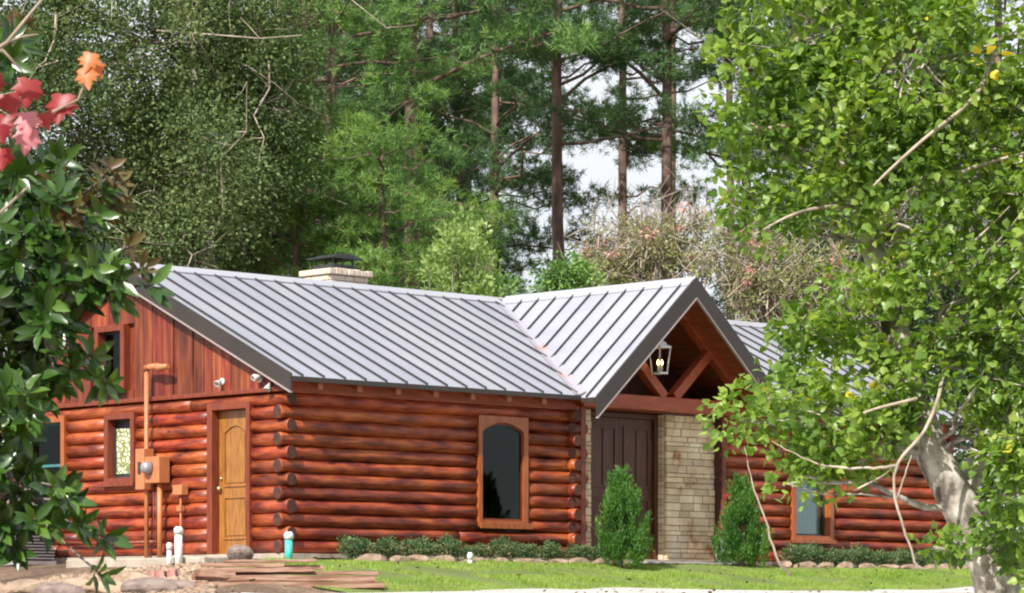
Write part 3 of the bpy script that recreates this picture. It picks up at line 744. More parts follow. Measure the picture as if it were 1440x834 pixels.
mb = MB(); mb.lathe([(.012, 0), (.014, .03), (.032, .045), (.034, .065), (.018, .08)]); hnd = mb.build('door_handle', M['brass'], dv); hnd.rotation_euler = (math.pi / 2, 0, 0); hnd.location = (x0 + .055, .02, .98)
mb = MB(); mb.lathe([(.026, 0), (.026, .02), (.012, .03)]); hnd = mb.build('deadbolt', M['brass'], dv); hnd.rotation_euler = (math.pi / 2, 0, 0); hnd.location = (x0 + .055, .02, 1.13)

# ------------------------------------------------------------------ things fixed to and around the house
def hempty(name, u, v, z, rz=0, **k): return empty(name, H(u, v, z), ANG + rz, **k)
# electric riser with meter (local: x along -v ... built with x = -v so it faces -u)
es = hempty('electric_meter', 0, 3.05, 0, -math.pi / 2, label='tan painted electric riser pipe with meter boxes left of the oak door', cat='electric meter')
def X(v): return 3.05 - (v - .12)
mb = MB(); mb.tube([(X(3.11), -.22, -.15), (X(3.11), -.22, 2.80)], .035, 10); mb.build('riser_pipe', M['paint'], es)
mb = MB(); mb.tube([(X(3.12), -.22, 2.80), (X(3.10), -.23, 2.85), (X(3.0), -.24, 2.86), (X(2.82), -.25, 2.85)], [.045, .05, .045, .05], 10); mb.tube([(X(2.82), -.25, 2.85), (X(2.76), -.25, 2.83), (X(2.52), -.27, 2.84)], [.06, .06, .035], 10); mb.build('weatherhead', M['paint'], es)
mb = MB(); mb.box((X(3.25), -.33, 1.0), (X(3.03), -.14, 1.62)); mb.build('disconnect_box', M['paint'], es, bevel=.008)
mb = MB(); mb.box((X(3.17), -.345, 1.24), (X(3.11), -.331, 1.42)); mb.build('switch', M['iron'], es)
bx_ = MB(); bx_.box((X(2.99), -.35, 1.09), (X(2.64), -.14, 1.49)); bx = bx_.build('meter_box', M['paint'], es, bevel=.01)
mb = MB(); mb.lathe([(.095, 0), (.095, .05), (.085, .10), (.06, .13), (.02, .135)], n=20); g = mb.build('meter_dial', M['greymetal'], bx); g.rotation_euler = (math.pi / 2, 0, 0); g.location = (X(2.87), -.35, 1.32)
mb = MB(); mb.tube([(X(2.76), -.24, 1.09), (X(2.76), -.24, -.05)], .04, 10); mb.build('conduit', M['paint'], es)
mb = MB(); mb.tube([(X(2.96), -.2, 1.02), (X(2.96), -.2, .1)], .012, 6); mb.tube([(X(2.9), -.2, 1.09), (X(2.9), -.2, .1)], .012, 6); mb.build('cable', M['trimred'], es)
jb = hempty('junction_box', 0, 2.21, 0, -math.pi / 2, label='small tan junction box on a thin pipe beside the oak door', cat='junction box')
mb = MB(); mb.box((-.11, -.25, .90), (.11, -.12, 1.05)); mb.build('box', M['paint'], jb, bevel=.008)
mb = MB(); mb.tube([(0, -.18, .9), (0, -.18, -.05)], .014, 8); mb.box((-.05, -.22, .66), (.05, -.15, .74)); mb.build('pipe', M['paint'], jb)
hp = hempty('drain_pipe', 0, 3.9, .2, -math.pi / 2, label='thin reddish horizontal pipe along the foot of the gable wall', cat='pipe')
mb = MB(); mb.tube([(-1.15, -.16, .03), (-.2, -.16, .0), (1.15, -.17, .01)], .03, 8); mb.build('pipe', M['trimred'], hp)
# floodlights
def flood(u, v, z, lab, heads):
    e_ = hempty('floodlight', u, v, z, -math.pi / 2, label=lab, cat='floodlight')
    mb = MB(); mb.lathe([(.055, 0), (.055, .02), (.03, .035)]); b_ = mb.build('mount', M['pvc'], e_); b_.rotation_euler = (math.pi / 2, 0, 0)
    for (dx, dz, tilt, yaw) in heads:
        mb = MB(); mb.lathe([(.022, 0), (.03, .04), (.065, .11), (.07, .15), (.062, .152), (.03, .12)]); h_ = mb.build('lamp_head', M['floodgrey'], e_); h_.scale = (.78,) * 3
        h_.location = (dx, -.04, dz); h_.rotation_euler = (rad(tilt), 0, rad(yaw))
    return e_
flood(-.06, 1.36, 2.56, 'white floodlight on the siding above the oak door', [(-.0, .02, 125, 15)])
flood(-.12, .42, 2.55, 'twin white security lights tucked under the roof corner', [(-.08, .05, 110, 50), (.08, .05, 115, -40), (.26, -.08, 150, 10)])
# lantern hanging in the porch gable
ln = hempty('hanging_lantern', 7.57, -.36, 2.98, 0, label='white framed glass lantern with lit candle bulbs hanging in the entry gable', cat='lantern')
mb = MB()
bot, top, hh = .085, .125, .44
for sx in (-1, 1):
    for sy in (-1, 1): mb.tube([(sx * bot, sy * bot, .02), (sx * top, sy * top, hh)], .012, 6)
for (w2, z) in ((bot, .02), (top, hh)):
    for s_ in (-1, 1):
        mb.box((-w2 - .012, s_ * w2 - .012, z - .014), (w2 + .012, s_ * w2 + .012, z + .014)); mb.box((s_ * w2 - .012, -w2 + .013, z - .0135), (s_ * w2 + .012, w2 - .013, z + .0135))
mb.build('cage', M['white'], ln)
mb = MB(); mb.prism([(-.06, -.06, hh + .075), (.06, -.06, hh + .075), (.06, .06, hh + .075), (-.06, .06, hh + .075)], (0, 0, .02)); mb.box((-.115, -.115, hh + .016), (.115, .115, hh + .03)); mb.box((-.08, -.08, hh + .032), (.08, .08, hh + .073)); mb.build('lantern_cap', M['white'], ln)
mb = MB(); mb.tube([(0, 0, hh + .09), (0, 0, zporch(7.57) - 2.98 - .07)], .007, 6); mb.build('chain', M['iron'], ln)
mb = MB()
for (dx, dy) in ((-.035, 0), (.03, .03), (.02, -.035)): mb.tube([(dx, dy, .03), (dx, dy, .15)], .010, 8)
mb.build('candle', M['white'], ln)
for (dx, dy) in ((-.035, 0), (.03, .03), (.02, -.035)):
    mb = MB(); mb.lathe([(.006, 0), (.016, .02), (.018, .04), (.010, .065), (.003, .085)], (dx, dy, .152), 10); mb.build('bulb', M['bulb'], ln)
# furniture seen through the arched window
def garden_chair(u, v, rz, lab):
    c = hempty('chair', u, v, 0, rz, label=lab, cat='chair', group='chairs inside the arched window')
    mb = MB(); mb.box((-.2, -.2, .44), (.2, .2, .465)); mb.build('seat', M['pale'], c, bevel=.008)
    for sx in (-1, 1):
        for sy in (-1, 1): mb = MB(); mb.tube([(sx * .18, sy * .18, .44), (sx * .2, sy * .2, 0)], .014, 6); mb.build('leg', M['pale'], c)
    mb = MB(); pts = [(-.18, .19, .46)] + [(-.19 * math.cos(math.pi * k / 10), .22, .75 + .2 * math.sin(math.pi * k / 10)) for k in range(11)] + [(.18, .19, .46)]
    mb.tube(pts, .016, 6)
    for x in (-.09, 0, .09): mb.tube([(x, .2, .46), (x, .22, .92)], .009, 6)
    mb.build('backrest', M['pale'], c); return c
garden_chair(3.98, 1.0, rad(-70), 'pale green chair seen at the left inside the arched window')
garden_chair(5.0, 1.1, rad(100), 'pale green chair seen at the right inside the arched window')
tb = hempty('table', 4.5, 1.0, 0, 0, label='small round table between chairs inside the arched window', cat='table')
mb = MB(); mb.lathe([(.33, .70), (.34, .71), (.34, .73), (.33, .735)], n=24); mb.build('tabletop', M['pale'], tb)
mb = MB(); mb.lathe([(.2, 0), (.2, .02), (.03, .05), (.03, .70)]); mb.build('pedestal', M['pale'], tb)

# step slab and entry ornament
st = MB(); st.box((6.6, -1.0, -.42), (9.05, .05, -.055)); o = st.build('entry_step', M['slab'], None, bevel=.015); o.location = H(0, 0, 0); o.rotation_euler = (0, 0, ANG); prop(o, 'low grey concrete step in front of the double entry door', 'step')
gd = MB(); gd.box((-1.5, .0, -.5), (-.125, 3.3, -.07)); o = gd.build('concrete_pad', M['conc'], None, bevel=.02); o.location = H(0, -.0, -.0); o.rotation_euler = (0, 0, ANG); prop(o, 'pale concrete pad outside the oak side door', 'concrete pad')
fg = hempty('garden_statue', 9.12, -.28, -.055, rad(-10), label='small black and white garden statue at the right foot of the stone wall', cat='statue')
mb = MB(); mb.lathe([(.10, 0), (.11, .03), (.09, .06)]); mb.build('base', M['iron'], fg)
mb = MB(); mb.lathe([(.05, .062), (.085, .12), (.09, .20), (.065, .28), (.04, .31), (.055, .35), (.05, .40), (.02, .43)], n=14); b_ = mb.build('body', M['white'], fg)
mb = MB(); mb.tube([(-.07, -.05, .26), (-.09, -.07, .18), (-.04, -.10, .12)], [.022, .025, .018], 8); mb.build('arm', M['iron'], fg)
mb = MB(); mb.tube([(.07, -.05, .26), (.09, -.07, .18), (.04, -.10, .12)], [.022, .025, .018], 8); mb.build('arm', M['iron'], fg)
for sg in (-1, 1): mb = MB(); mb.tube([(sg * .03, .0, .41), (sg * .045, -.0, .50)], [.022, .006], 6); mb.build('ear', M['iron'], fg)
mb = MB(); mb.tube([(0, -.06, .20), (0, -.088, .17), (0, -.09, .13)], [.02, .035, .02], 8); mb.build('bib', M['iron'], fg)

def on_ground(x, y, D):      # ground point nearest the sight line at distance D
    p = at(x, y, D); p[2] = float(ground_z(p[0], p[1])); return p
# stand pipes
def pipe(x, D, h, r, lab, lowm=None, capm=None, base=None):
    p = at(x, 800, D); p[2] = float(ground_z(p[0], p[1])) if base is None else base
    e_ = empty('standpipe', p - (0, 0, .05), 0, lab, 'pipe')
    mb = MB(); mb.tube([(0, 0, 0), (0, 0, h)], r, 16); mb.build('pipe', lowm or M['pvc'], e_)
    mb = MB(); mb.lathe([(r * 1.22, h + .001), (r * 1.22, h + .075), (r * .9, h + .095), (r * .8, h + .105)], n=16); mb.build('cap', capm or M['pvc'], e_); return e_
pipe(251, 45.2, .52, .055, 'tall white capped plastic pipe standing beside the meter conduit')
pipe(238, 45.3, .30, .035, 'short thin white plastic pipe beside the taller one')
pipe(406, 44.6, .36, .055, 'aqua plastic pipe with white cap at the log corner', M['aqua'], M['pvc'])
pipe(661, 46.9, .12, .035, 'stubby white pipe cap in front of the low shrubs')

# plank pile
def plank(name, p0, ang, L, w, t, lab, grp, tilt=0):
    e_ = MB(); k = 8; V = []
    for i in range(k + 1):
        x = L * i / k; dz = R.uniform(-.006, .006); dy = R.uniform(-.01, .01)
        V.append([(x, -w / 2 + dy, dz), (x, w / 2 + dy, dz), (x, w / 2 + dy, t + dz), (x, -w / 2 + dy, t + dz)])
    vs = [q for r in V for q in r]; fs = []
    for i in range(k):
        for j in range(4): fs.append((i * 4 + j, i * 4 + (j + 1) % 4, (i + 1) * 4 + (j + 1) % 4, (i + 1) * 4 + j))
    fs += [(3, 2, 1, 0), (k * 4, k * 4 + 1, k * 4 + 2, k * 4 + 3)]
    e_.add(vs, fs); o = e_.build(name, M['plank'], None, bevel=.004); o.location = tuple(p0); o.rotation_euler = (0, tilt, ang)
    return prop(o, lab, 'plank', grp)
PD = 41.6
zl = float(ground_z(*at(270, 0, PD)[:2])); zr_ = float(ground_z(*at(540, 0, PD)[:2])); zb0 = -.545
layers = [(272, 545, 0, 0.0), (285, 535, 1, .09), (268, 520, 2, .02), (330, 470, 3, .03), (290, 410, 4, .05), (345, 438, 5, .0)]
pl_lab = ['bottom front weathered plank of the low pile, its end cut near the grass', 'weathered plank at the back of the bottom layer of the pile', 'long reddish plank second from the bottom of the pile',
          'brown plank in the middle of the pile, tilted up at one end', 'weathered plank near the left end of the pile', 'short split plank on top of the pile', 'thin plank set back in the upper half of the pile', 'short plank set back at the right end of the upper layer', 'stubby broken board at the left front of the pile']
zz = zb0
geo = [(272, 541, zb0, 0, .085, 0), (276, 538, zb0, .2, .085, .0), (270, 528, zb0 + .10, .05, .075, .006), (278, 440, zb0 + .20, .12, .06, -.012), (282, 400, zb0 + .275, .16, .05, -.008), (315, 445, zb0 + .335, .22, .035, -.012), (300, 532, zb0 + .185, .3, .05, .004), (360, 455, zb0 + .255, .3, .06, .01), (273, 330, zb0 + .15, -.05, .10, .05)]
for k, (xa, xb, z, dy, t, tl) in enumerate(geo):
    p = at(xa, 0, PD + dy); q = at(xb, 0, PD + dy + .12); L = float(np.hypot(*(q - p)[:2]))
    plank('plank', (p[0], p[1], z), math.atan2(q[1] - p[1], q[0] - p[0]), L, .17, t, pl_lab[k], 'planks in the low pile', tl)

# rocks
def rock_mesh(name, seed, sx, sy, sz, m):
    import bmesh
    rr = random.Random(seed); bm = bmesh.new(); bmesh.ops.create_icosphere(bm, subdivisions=3, radius=1)
    planes = [(np.array([rr.gauss(0, 1), rr.gauss(0, 1), rr.gauss(0, .7)]), rr.uniform(.55, .85)) for _ in range(9)]
    for v in bm.verts:
        p = np.array(v.co)
        for n_, d in planes:
            n_ = n_ / np.linalg.norm(n_); k = p.dot(n_) - d
            if k > 0: p = p - n_ * k * .9
        v.co = p * (sx, sy, sz)
    me = bpy.data.meshes.new(name); bm.to_mesh(me); bm.free(); me.materials.append(m); return me
rm = [rock_mesh('rock', s_, .5, .35, .28, M['rock']) for s_ in range(5)]
rg = rock_mesh('rock', 22, .5, .4, .42, M['rockg'])
def rock(me, p, s, rz, lab, cat='rock', grp=None, name='rock'):
    o = link(name, me); o.location = tuple(float(a) for a in p); o.scale = s; o.rotation_euler = (R.uniform(-.1, .1), R.uniform(-.1, .1), rz); return prop(o, lab, cat, grp)
p = at(338, 0, 45.0); rock(rg, (p[0], p[1], float(ground_z(p[0], p[1])) + .13), (.40, .45, .40), .3, 'grey brown boulder sitting in front of the oak door')
lrocks = [(30, 41.5, 1.0, 'tan'), (150, 41.4, .8, 'tan'), (210, 41.3, .8, 'dark'), (252, 41.6, .5, 'dark'), (85, 41.0, .7, 'dark'), (100, 42.6, .8, 'tan'), (-25, 42, .9, 'tan'), (190, 43.2, .6, 'tan')]
lr_lab = ['broad tan rock at the lower left edge under the magnolia', 'golden tan rock low at the left below the hanging magnolia sprig', 'dark brown rock between the tan rock and the plank pile', 'small dark rock touching the left end of the plank pile',
          'dark flat rock low in front at the far left', 'tan rock behind the dark flat one under the magnolia', 'tan rock cut off by the left edge of the view', 'small tan rock behind the row under the gable wall']
for (x, D, s_, c), lb in zip(lrocks, lr_lab):
    p = at(x, 0, D); rock(rm[R.randrange(5)] if c == 'tan' else rg, (p[0], p[1], float(ground_z(p[0], p[1])) + .10 * s_), (s_, s_, s_ * R.uniform(.55, .8)), R.uniform(-.5, .5), lb, grp='rocks on the slope at the left')
# small rubble on the left slope: far too many to count
nr = 7000; x = rng.uniform(-60, 300, nr); D = rng.uniform(39.0, 45.5, nr)
P = np.stack([(x - 720) * D / F_PX, D], -1); gz = ground_z(P[:, 0], P[:, 1])
OCT = ([(.5, 0, 0), (0, .5, 0), (-.5, 0, 0), (0, -.5, 0), (.1, .1, .4), (0, 0, -.3)], [(0, 1, 4), (1, 2, 4), (2, 3, 4), (3, 0, 4), (1, 0, 5), (2, 1, 5), (3, 2, 5), (0, 3, 5)])
Vv, Ff = instance(*OCT, np.column_stack([P, gz + .01]), rdir(nr, 0, .3), rdir(nr, 1.2, .4), rng.uniform(.02, .20, nr) * rng.uniform(.3, 1, nr))
prop(link('rubble', np_mesh('rubble', Vv, Ff, [M['rock']])), 'loose tan stone rubble and dirt on the slope at the lower left', 'rubble', kind='stuff')
# brick edging on the left
for k in range(16):
    p = at(18 + 15 * k, 0, 43.4); z = float(ground_z(p[0], p[1]))
    if k == 0:
        mb = MB(); mb.box((-.06, -.1, -.02), (.06, .1, .13)); b0 = mb.build('edging_brick', mat('pinkish brick', [(.3, (.30, .10, .08)), (.7, (.55, .35, .30))], scale=9, rough=.9), None, bevel=.012)
        prop(b0, 'pinkish brick set on edge in the row under the magnolia', 'brick', 'bricks in the row at the left'); o = b0
    else: o = b0.copy(); col.objects.link(o)
    o.location = (p[0], p[1], z); o.rotation_euler = (R.uniform(-.08, .08), R.uniform(-.08, .08), R.uniform(-.15, .15))
# air conditioner
ac = hempty('air_conditioner', -.75, 5.35, -.12, -math.pi / 2, label='pale grey slatted air conditioner behind the lower magnolia leaves', cat='air conditioner')
mb = MB(); mb.box((-.33, -.33, .0), (.33, .33, .06)); mb.build('base', M['slab'], ac)
mb = MB(); mb.box((-.28, -.28, .06), (.28, .28, .52)); mb.build('coil', M['iron'], ac)
mb = MB()
for k in range(9): mb.ring([(-.31, -.31), (.31, -.31), (.31, .31), (-.31, .31)], [(-.29, -.29), (.29, -.29), (.29, .29), (-.29, .29)], .09 + k * .048, .112 + k * .048)
mb.v = [(a, c, b) for a, b, c in mb.v]; mb.build('louvre', M['greymetal'], ac)
mb = MB(); mb.box((-.32, -.32, .52), (.32, .32, .56)); mb.lathe([(.22, .561), (.23, .575), (.10, .59)], n=18); mb.build('top', M['greymetal'], ac, bevel=.008)

# edging stones along the bed
k = 0; u_ = .35
while u_ < 16.2:
    L = R.uniform(.30, .75)
    if not (6.4 < u_ + L / 2 < 9.0):
        p = H(u_ + L / 2, -1.08 + R.uniform(-.04, .04), 0); z = float(ground_z(p[0], p[1]))
        rock(rm[k % 5], (p[0], p[1], z + .03), (L * 1.05, R.uniform(.32, .45), R.uniform(.24, .36)), ANG + R.uniform(-.08, .08), 'flat tan stone laid in the low border of the flower bed', 'border stone', 'border stones of the flower bed', 'border_stone'); k += 1
    u_ += L + R.uniform(-.02, .08)

# ------------------------------------------------------------------ vegetation
def smooth(P, k=5):
    P = [np.array(p, float) for p in P]; Q = [2 * P[0] - P[1]] + P + [2 * P[-1] - P[-2]]; out = []
    for i in range(1, len(Q) - 2):
        a, b, c, d = Q[i - 1:i + 3]
        for j in range(k):
            t = j / k; out.append(.5 * (2 * b + (c - a) * t + (2 * a - 5 * b + 4 * c - d) * t * t + (3 * b - a - 3 * c + d) * t ** 3) + np.array([R.gauss(0, .006)] * 3))
    return out + [P[-1]]
def limb(mb, p, q, r0, r1, wob=.08, n=6, sag=0, seg=5):
    p, q = np.array(p, float), np.array(q, float); L = np.linalg.norm(q - p); pts = []
    for i in range(seg + 1):
        t = i / seg; w = wob * L * math.sin(math.pi * t)
        pts.append(p + (q - p) * t + np.array([R.uniform(-w, w), R.uniform(-w, w), R.uniform(-w, w) + sag * L * math.sin(math.pi * t)]))
    mb.tube(pts, [r0 + (r1 - r0) * i / seg for i in range(seg + 1)], n, cap=False); return pts

def foliage(clumps, per, sig, tmpl, size, flat=.6, upb=.8, droop=-.1, width=None, tight=False):
    """clumps (n,3+1): centre and spread multiplier"""
    C = np.repeat(clumps[:, :3], per, 0); S = np.repeat(clumps[:, 3], per)
    off = rng.normal(size=C.shape); off /= np.linalg.norm(off, axis=1, keepdims=True); rr = rng.uniform(.15, 1, len(C)) ** .6
    off *= (rr * S * sig)[:, None]; off[:, 2] *= flat
    pos = C + off; d = off / (np.linalg.norm(off, axis=1, keepdims=True) + 1e-6) + rdir(len(C)) * .8; d[:, 2] += droop
    up = rdir(len(C)) * .8; up[:, 2] += upb; 
    s = rng.uniform(.65, 1.25, len(C)) * size
    return instance(*tmpl, pos, d, up, s, None if width is None else s * width)
def scatter_blob(c, r, n, shell=.5):
    d = rng.normal(size=(n, 3)); d /= np.linalg.norm(d, axis=1, keepdims=True)
    return np.array(c) + d * (rng.uniform(shell ** 3, 1, n) ** (1 / 3))[:, None] * np.array(r)

def blob_tree(name, base, trunk, rads, blobs, ncl, per, sig, tmpl, size, leafm, barkm, label, cat, group=None, extra=None, twigs=40, twigm=None, **kw):
    """base world; trunk and blobs in world coordinates; blobs: (centre, (rx,ry,rz), weight)"""
    base = np.array(base, float); e_ = empty(name, base, 0, label, cat, group)
    trunk = [np.array(p, float) - base for p in trunk]
    mb = MB(); mb.tube(trunk, rads, 12, cap=True)
    tot = sum(b[2] for b in blobs); cl = []
    for c, r, w in blobs:
        c = np.array(c, float) - base; n_ = max(3, int(ncl * w / tot)); q = scatter_blob(c, r, n_)
        cl.append(np.column_stack([q, rng.uniform(.7, 1.3, n_)]))
        below = [i for i, p in enumerate(trunk) if p[2] < c[2] + .2] or [0]
        i0 = min(below, key=lambda i: np.linalg.norm(trunk[i] - c)); p0 = trunk[i0]
        ln_ = np.linalg.norm(c - p0); pts = limb(mb, p0, c, min(rads[i0] * .6, .025 + .013 * ln_), .02, .06, 6)
        for k in range(max(2, int(twigs * w / tot))):
            t = q[R.randrange(n_)]; s_ = pts[R.randrange(1, len(pts))]; limb(mb, s_, t, .018, .006, .07, 4, seg=3)
    cl = np.concatenate(cl)
    mb.build('trunk', barkm, e_, recalc=False)
    Vv, Ff = foliage(cl, per, sig, tmpl, size, **kw)
    link('crown', np_mesh('crown', Vv, Ff, [leafm]), e_)
    if extra: extra(e_, cl, base)
    return e_

# --- pines: four prototypes, copied
def pine_proto(kind, seed, Hh, zb, nl, Lmax, leafm, sparse=1.0):
    R.seed(seed); me_t = MB(); pts = []; x = y = 0
    for k in range(12):
        pts.append((x, y, Hh * k / 11)); x += R.uniform(-.08, .08); y += R.uniform(-.08, .08)
    rads = [.19 * (1 - .8 * k / 11) for k in range(12)]; me_t.tube(pts, rads, 10)
    puffs = []
    for k in range(nl):
        z = zb + (Hh - zb) * ((k + R.random()) / nl) ** .9; t = (z - zb) / (Hh - zb)
        L = Lmax * (1 - .65 * t) * R.uniform(.55, 1.15); az = R.uniform(0, 2 * math.pi)
        i = min(10, int(z / Hh * 11)); p = np.array(pts[i]); p = np.array([p[0], p[1], z])
        q = p + np.array([math.cos(az) * L, math.sin(az) * L, L * R.uniform(-.12, .38)])
        lp = limb(me_t, p, q, *(.022 + .008 * L, .010), .07, 6, sag=R.uniform(-.08, .12))
        for s_ in range(max(2, int((1.2 + L * 1.0) * sparse))):
            tt = R.uniform(.35, 1.08); c = p + (q - p) * tt + np.array([R.gauss(0, .25 + .1 * L), R.gauss(0, .25 + .1 * L), R.gauss(.15, .16)])
            limb(me_t, p + (q - p) * min(tt, 1) * .85, c, .014, .006, .05, 3, seg=2); puffs.append(c)
    puffs = np.array(puffs); n_ = len(puffs)
    tc = np.repeat(puffs, 30, 0); o = rng.normal(size=tc.shape); o /= np.linalg.norm(o, axis=1, keepdims=True); o *= rng.uniform(.3, 1.1, (len(o), 1)) ** .6 * np.repeat(rng.uniform(.7, 1.35, (n_, 1)), 30, 0) * (.56, .56, .30); tc = tc + o
    td = o / (np.linalg.norm(o, axis=1, keepdims=True) + 1e-6); td[:, 2] += .5
    pos = np.repeat(tc, 15, 0) + rng.normal(size=(len(tc) * 15, 3)) * .03; d = np.repeat(td, 15, 0) * .5 + rdir(len(pos)) * .9
    Vv, Ff = instance(*BLADE, pos, d, rdir(len(pos)), rng.uniform(.12, .24, len(pos)), np.full(len(pos), .021))
    tm = me_t.build('tmp', M['bark'], recalc=False); td_ = tm.data; bpy.data.objects.remove(tm)
    return td_, np_mesh('crown', Vv, Ff, [leafm])
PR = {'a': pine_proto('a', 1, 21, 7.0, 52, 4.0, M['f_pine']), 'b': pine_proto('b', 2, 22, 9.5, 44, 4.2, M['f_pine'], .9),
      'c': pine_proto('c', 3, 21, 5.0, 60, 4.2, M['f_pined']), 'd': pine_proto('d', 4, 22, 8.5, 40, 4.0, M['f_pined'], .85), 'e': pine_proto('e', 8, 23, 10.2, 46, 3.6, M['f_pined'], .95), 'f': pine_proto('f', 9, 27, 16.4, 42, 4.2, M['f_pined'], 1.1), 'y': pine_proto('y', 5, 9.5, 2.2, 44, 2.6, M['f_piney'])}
def pine(px, D, kind, rz, s, lab, zoff=0):
    p = at(px, 0, D); g_ = float(ground_z(p[0], p[1]))
    e_ = empty('pine_tree', (p[0], p[1], g_ + zoff), rz, lab, 'pine tree', 'pines behind the house'); e_.scale = (s, s, s)
    link('trunk', PR[kind][0], e_); link('crown', PR[kind][1], e_); return e_
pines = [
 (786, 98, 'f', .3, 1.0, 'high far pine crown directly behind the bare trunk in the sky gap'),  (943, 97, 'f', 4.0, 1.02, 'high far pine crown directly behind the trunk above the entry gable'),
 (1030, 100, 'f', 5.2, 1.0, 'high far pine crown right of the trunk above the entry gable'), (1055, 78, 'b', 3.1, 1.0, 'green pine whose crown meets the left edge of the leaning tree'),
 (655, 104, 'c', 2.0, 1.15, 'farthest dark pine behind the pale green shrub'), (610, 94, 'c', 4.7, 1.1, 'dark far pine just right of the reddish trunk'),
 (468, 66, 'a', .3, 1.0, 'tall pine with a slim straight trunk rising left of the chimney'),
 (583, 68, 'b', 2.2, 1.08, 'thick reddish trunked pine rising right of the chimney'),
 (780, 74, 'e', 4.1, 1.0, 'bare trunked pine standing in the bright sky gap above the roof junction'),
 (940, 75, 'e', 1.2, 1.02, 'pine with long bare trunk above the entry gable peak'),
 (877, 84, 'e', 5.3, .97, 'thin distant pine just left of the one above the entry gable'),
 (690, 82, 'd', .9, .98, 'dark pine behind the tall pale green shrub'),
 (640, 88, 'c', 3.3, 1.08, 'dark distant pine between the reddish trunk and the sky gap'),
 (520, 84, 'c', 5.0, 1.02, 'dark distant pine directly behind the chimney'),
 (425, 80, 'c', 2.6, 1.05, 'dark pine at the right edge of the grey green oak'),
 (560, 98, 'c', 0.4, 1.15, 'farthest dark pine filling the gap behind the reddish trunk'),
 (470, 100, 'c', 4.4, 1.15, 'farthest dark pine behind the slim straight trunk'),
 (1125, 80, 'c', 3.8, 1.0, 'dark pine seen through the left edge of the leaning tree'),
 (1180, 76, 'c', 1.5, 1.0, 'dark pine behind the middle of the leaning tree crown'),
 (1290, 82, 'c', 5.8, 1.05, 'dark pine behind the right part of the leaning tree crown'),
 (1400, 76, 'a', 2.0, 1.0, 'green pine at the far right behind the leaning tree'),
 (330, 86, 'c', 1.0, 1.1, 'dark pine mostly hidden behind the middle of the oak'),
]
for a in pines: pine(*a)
for (px, D, rz, s, lab) in ((535, 60, .5, .86, 'young bright green pine behind the ridge beside the chimney'), (430, 61, 2.5, .92, 'young bright green pine between the oak and the chimney'), (800, 66, 1.1, .62, 'small young pine low in the sky gap left of the entry gable'), (870, 70, 4.0, .72, 'young pine low behind the pink flowered shrub'), (620, 76, 3.0, .95, 'young pine behind the pale green shrub')):
    pine(px, D, 'y', rz, s, lab)

# --- live oaks at the left
def oak(lab, base_px, D, blobs_px, seed, leafm, ncl, per=85):
    R.seed(seed); b = at(base_px, 0, D); b[2] = float(ground_z(b[0], b[1]))
    top = at(base_px + 20, 60, D); trunk = [b, b + (.2, 0, 1.5), b + (.1, .1, 3.2), b + (.6, 0, 5), b + (.5, .3, 7), top]
    bl = []
    for (x, y, rx, ry, dz) in blobs_px:
        c = at(x, y, D + dz); k = D / F_PX; bl.append((c, (rx * k, min(rx, ry) * k * 1.1, ry * k), rx * ry))
    def ex(e_, cl, base):
        mb = MB()
        for k in range(170):
            c = cl[R.randrange(len(cl))][:3]; d = np.array([R.gauss(0, .8), -abs(R.gauss(.5, .5)), R.gauss(.1, .7)]); q = c + d * R.uniform(.5, 1.5)
            pts = limb(mb, c - d * .3, q, .022, .006, .08, 4, seg=4)
            for j in range(3): s_ = pts[R.randrange(1, 5)]; limb(mb, s_, s_ + np.array([R.gauss(0, .4), R.gauss(-.1, .3), R.gauss(0, .4)]), .012, .005, .08, 3, seg=2)
        mb.build('bare_twigs', M['twig'] if leafm is M['f_oak'] else M['barkg'], e_, recalc=False)
    return blob_tree('oak_tree', b, trunk, [.36, .30, .22, .15, .10, .04], bl, ncl, per, .60, LEAF, .090, leafm, M['barkg'], lab, 'oak tree', 'oaks at the left', ex, twigs=160, flat=.6)
oak('large grey green oak with bare pale twigs filling the upper left', 250, 59, [(180, 60, 220, 170, 0), (250, 330, 130, 60, -1.5), (290, 230, 70, 70, -2), (330, 60, 110, 130, 1), (60, 150, 160, 160, -1), (300, 200, 120, 120, 0), (-80, 60, 160, 260, 0), (150, -160, 260, 150, 0), (395, 150, 60, 90, 1)], 31, M['f_oak'], 1100, 130)
oak('darker oak under the big grey green one, just behind the roof ridge', 300, 63, [(300, 290, 130, 90, 0), (180, 290, 140, 100, 0), (60, 320, 130, 110, 0), (-80, 340, 130, 150, 0), (380, 310, 70, 80, 2), (240, 360, 190, 60, 1)], 32, M['f_oakd'], 660, 110)
oak('deep green oak behind the right end of the roof ridge', 1230, 66, [(1230, 330, 140, 160, 0), (1380, 300, 130, 200, 0), (1300, 480, 200, 120, 2), (1150, 200, 120, 130, 2)], 33, M['f_oakd'], 420)

